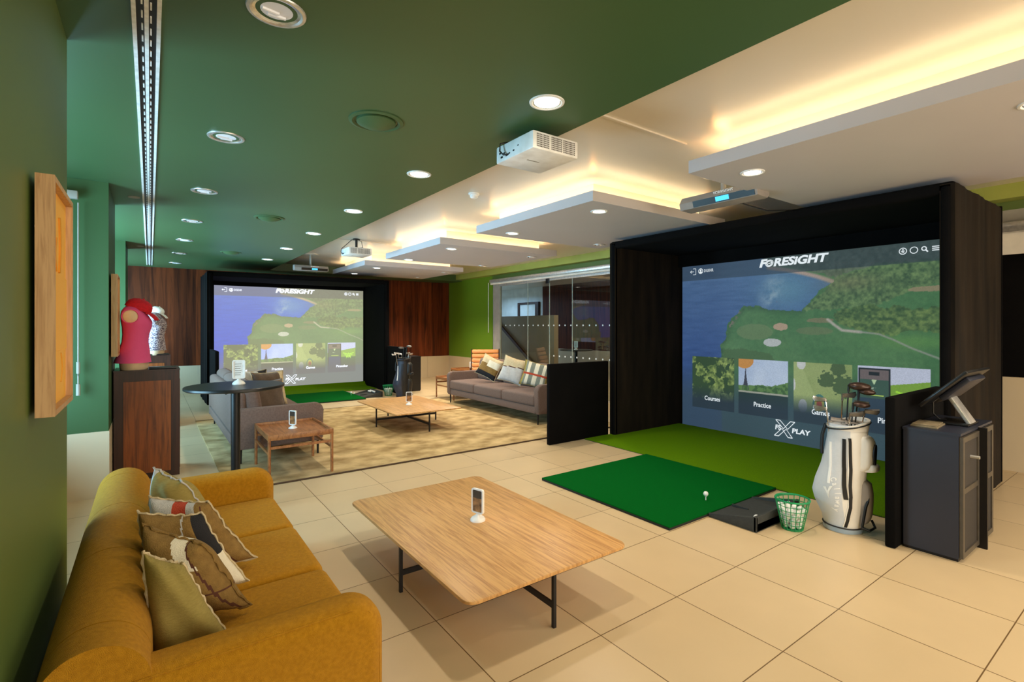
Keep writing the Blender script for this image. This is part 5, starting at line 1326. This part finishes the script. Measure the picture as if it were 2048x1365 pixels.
# touch terminal on the cabinet
t = thing('touch_terminal', 'tilted touchscreen terminal on a folding stand on the charcoal cabinet', 'monitor', (4.65, 1.10, 0.835))
B(-0.13, 0.13, -0.11, 0.08, 0, 0.016, bev=0.005).build('stand_base', 'black_plastic', t)
Tm = Matrix.Translation((0.0, -0.005, 0.262)) @ Matrix.Rotation(RD(-45), 4, 'X')      # the panel faces the mat (+y) and up
B(-0.29, 0.29, -0.185, 0.185, -0.012, 0.012, bev=0.007, seg=3).xf(Tm).build('screen_housing', 'black_plastic', t)
B(-0.27, 0.27, -0.165, 0.165, 0.0125, 0.014).xf(Tm).build('display', 'cab_frame', t, 0)
B(-0.20, 0.20, -0.14, 0.08, -0.05, -0.012, bev=0.012).xf(Tm).build('rear_box', 'cabinet', t)
B(-0.07, 0.07, -0.012, 0.012, 0.0, 0.24, bev=0.006).xf(Matrix.Translation((0.0, -0.10, 0.01)) @ Matrix.Rotation(RD(-32), 4, 'X')).build('stand_arm', 'alu', t)
MB().tube([(-0.10, 0.05, 0.20), (-0.12, 0.09, 0.15), (-0.12, 0.09, 0.07), (-0.09, 0.06, 0.03), (-0.02, 0.04, 0.02)], 0.006, 8).build('cable', 'black_plastic', t)
t = thing('booklet', 'grey booklet stack lying on the charcoal cabinet left of the terminal', 'booklet', (4.38, 1.18, 0.835), RD(4))
B(-0.12, 0.12, -0.075, 0.075, 0, 0.012, bev=0.002).build('lower_booklet', 'paper', t); B(-0.11, 0.11, -0.065, 0.07, 0.012, 0.02, bev=0.002).build('upper_booklet', 'paper', t)

# ------------------------------------------------------------------ projectors and launch monitors
def projector(loc, rz, label, drop):
    t = thing('projector', label, 'projector', loc, rz, 'white ceiling projectors')      # local origin at the ceiling
    w, l, h = 0.19, 0.21, 0.115; z1 = -drop; z0 = z1 - h
    B(-w, w, -l, l, z0, z1, bev=0.01).build('body', 'white_plastic', t)
    for a, b in ((-w + 0.03, -0.06), (-0.04, 0.05), (0.06, w - 0.03)):
        x = a; q = MB()
        while x < b:
            for k in range(7): q.box(x, x + 0.006, -l - 0.002, -l + 0.002, z0 + 0.016 + k * 0.0125, z0 + 0.024 + k * 0.0125)
            x += 0.0115
        q.build('vent_grille', 'vent_dark', t, 0)
    q = MB()
    for y, z, s_ in ((0.08, 0.03, 0.012), (0.05, 0.035, 0.008), (0.11, 0.05, 0.01), (0.14, 0.03, 0.012), (0.0, 0.04, 0.008), (-0.05, 0.06, 0.006), (0.16, 0.06, 0.01)):
        q.box(-w - 0.002, -w + 0.002, y - s_, y + s_, z0 + z - s_ * 0.5, z0 + z + s_ * 0.6)
    q.build('port', 'black_plastic', t, 0)
    B(-0.05, 0.05, -0.006, 0.006, z0 - 0.001, z0 + 0.001).xf(Matrix.Translation((-0.03, 0.0, 0))).build('badge', 'grey_paint', t, 0)
    MB().lathe([(0.04, 0), (0.034, 0.02), (0.001, 0.022)], 20).xf(Matrix.Translation((w - 0.002, 0.1, (z0 + z1) / 2)) @ Matrix.Rotation(PI / 2, 4, 'Y')).build('lens', 'black_plastic', t)
    MB().cyl((0, 0, z1), (0, 0, 0), 0.02, n=14).build('mount_pole', 'black_metal', t)
    q = MB(); q.lathe([(0.06, 0), (0.06, -0.01), (0.03, -0.02)], 20)
    for a in (0.6, 2.2, 3.8, 5.3): q.tube([(0, 0, z1 + 0.02), (0.12 * math.cos(a), 0.12 * math.sin(a), z1 + 0.015), (0.13 * math.cos(a), 0.13 * math.sin(a), z1)], 0.007, 6)
    q.build('mount_bracket', 'black_metal', t)
    MB().tube([(0.02, 0, -0.01), (-0.06, 0.06, -0.012), (-w - 0.02, 0.13, z1 + 0.0), (-w - 0.03, 0.12, z0 + 0.06), (-w - 0.02, 0.09, z0 + 0.03), (-w, 0.06, z0 + 0.03)], 0.0055, 8).build('cable', 'black_plastic', t)
    MB().tube([(0.02, 0, -0.01), (0.12, 0.10, -0.02), (w - 0.02, 0.16, z1 + 0.01)], 0.0055, 8).build('cable', 'black_plastic', t)
    return t
projector((2.11, 2.73, CZ), 0, 'large white projector hanging from the green ceiling edge above the near table', 0.055)
projector((2.80, 8.60, COF), 0, 'small distant white projector hanging from the cream ceiling', 0.17)
def launch_monitor(loc, rz, label, h, k=1.0):
    t = thing('launch_monitor', label, 'overhead launch monitor', loc, rz); t.scale = (k, k, k); h /= k     # long along local x, front faces -y
    prof = [(-0.075, 0.0), (-0.09, 0.05), (-0.06, 0.10), (0.08, 0.11), (0.09, 0.02), (0.06, -0.005)]
    MB().prism(prof, 'x', -0.33, 0.33, bev=0.01, seg=2).build('housing', 'grey_pocket', t)
    q = MB(); q.prism([(-0.079, 0.004), (-0.0935, 0.05), (-0.085, 0.05), (-0.07, 0.004)], 'x', -0.20, 0.31); q.build('front_panel', 'black_plastic', t, 0)
    q = MB(); q.prism([(-0.0835, 0.012), (-0.094, 0.045), (-0.088, 0.045), (-0.078, 0.012)], 'x', -0.0, 0.11); q.build('display', 'lm_screen', t, 0)
    q = MB(); add_text(q, 'FORESiGHT', 0.032, Matrix.Translation((0.06, -0.080, 0.078)) @ Matrix.Rotation(RD(125), 4, 'X'), bold=0.001)
    q.build('wordmark', 'white_print', t, 0)
    MB().cyl((0, 0.02, 0.10), (0, 0.02, h), 0.02, n=12).build('mount_pole', 'grey_paint', t)
    MB().lathe([(0.14, h), (0.14, h - 0.012), (0.12, h - 0.016), (0.001, h - 0.016)], 36).build('ceiling_rose', 'cream', t)
    MB().tube([(0.12, 0.05, 0.0), (0.20, 0.3, -0.04), (0.24, 0.75, 0.02)], 0.006, 6).build('cable', 'black_plastic', t)
launch_monitor((4.42, 2.80, 2.70), -PI / 2, 'grey overhead launch monitor with blue display above the near mat', 0.30, 1.25)
launch_monitor((2.65, 11.0, 2.66), 0, 'dark overhead launch monitor above the far mat', 0.34, 1.0)
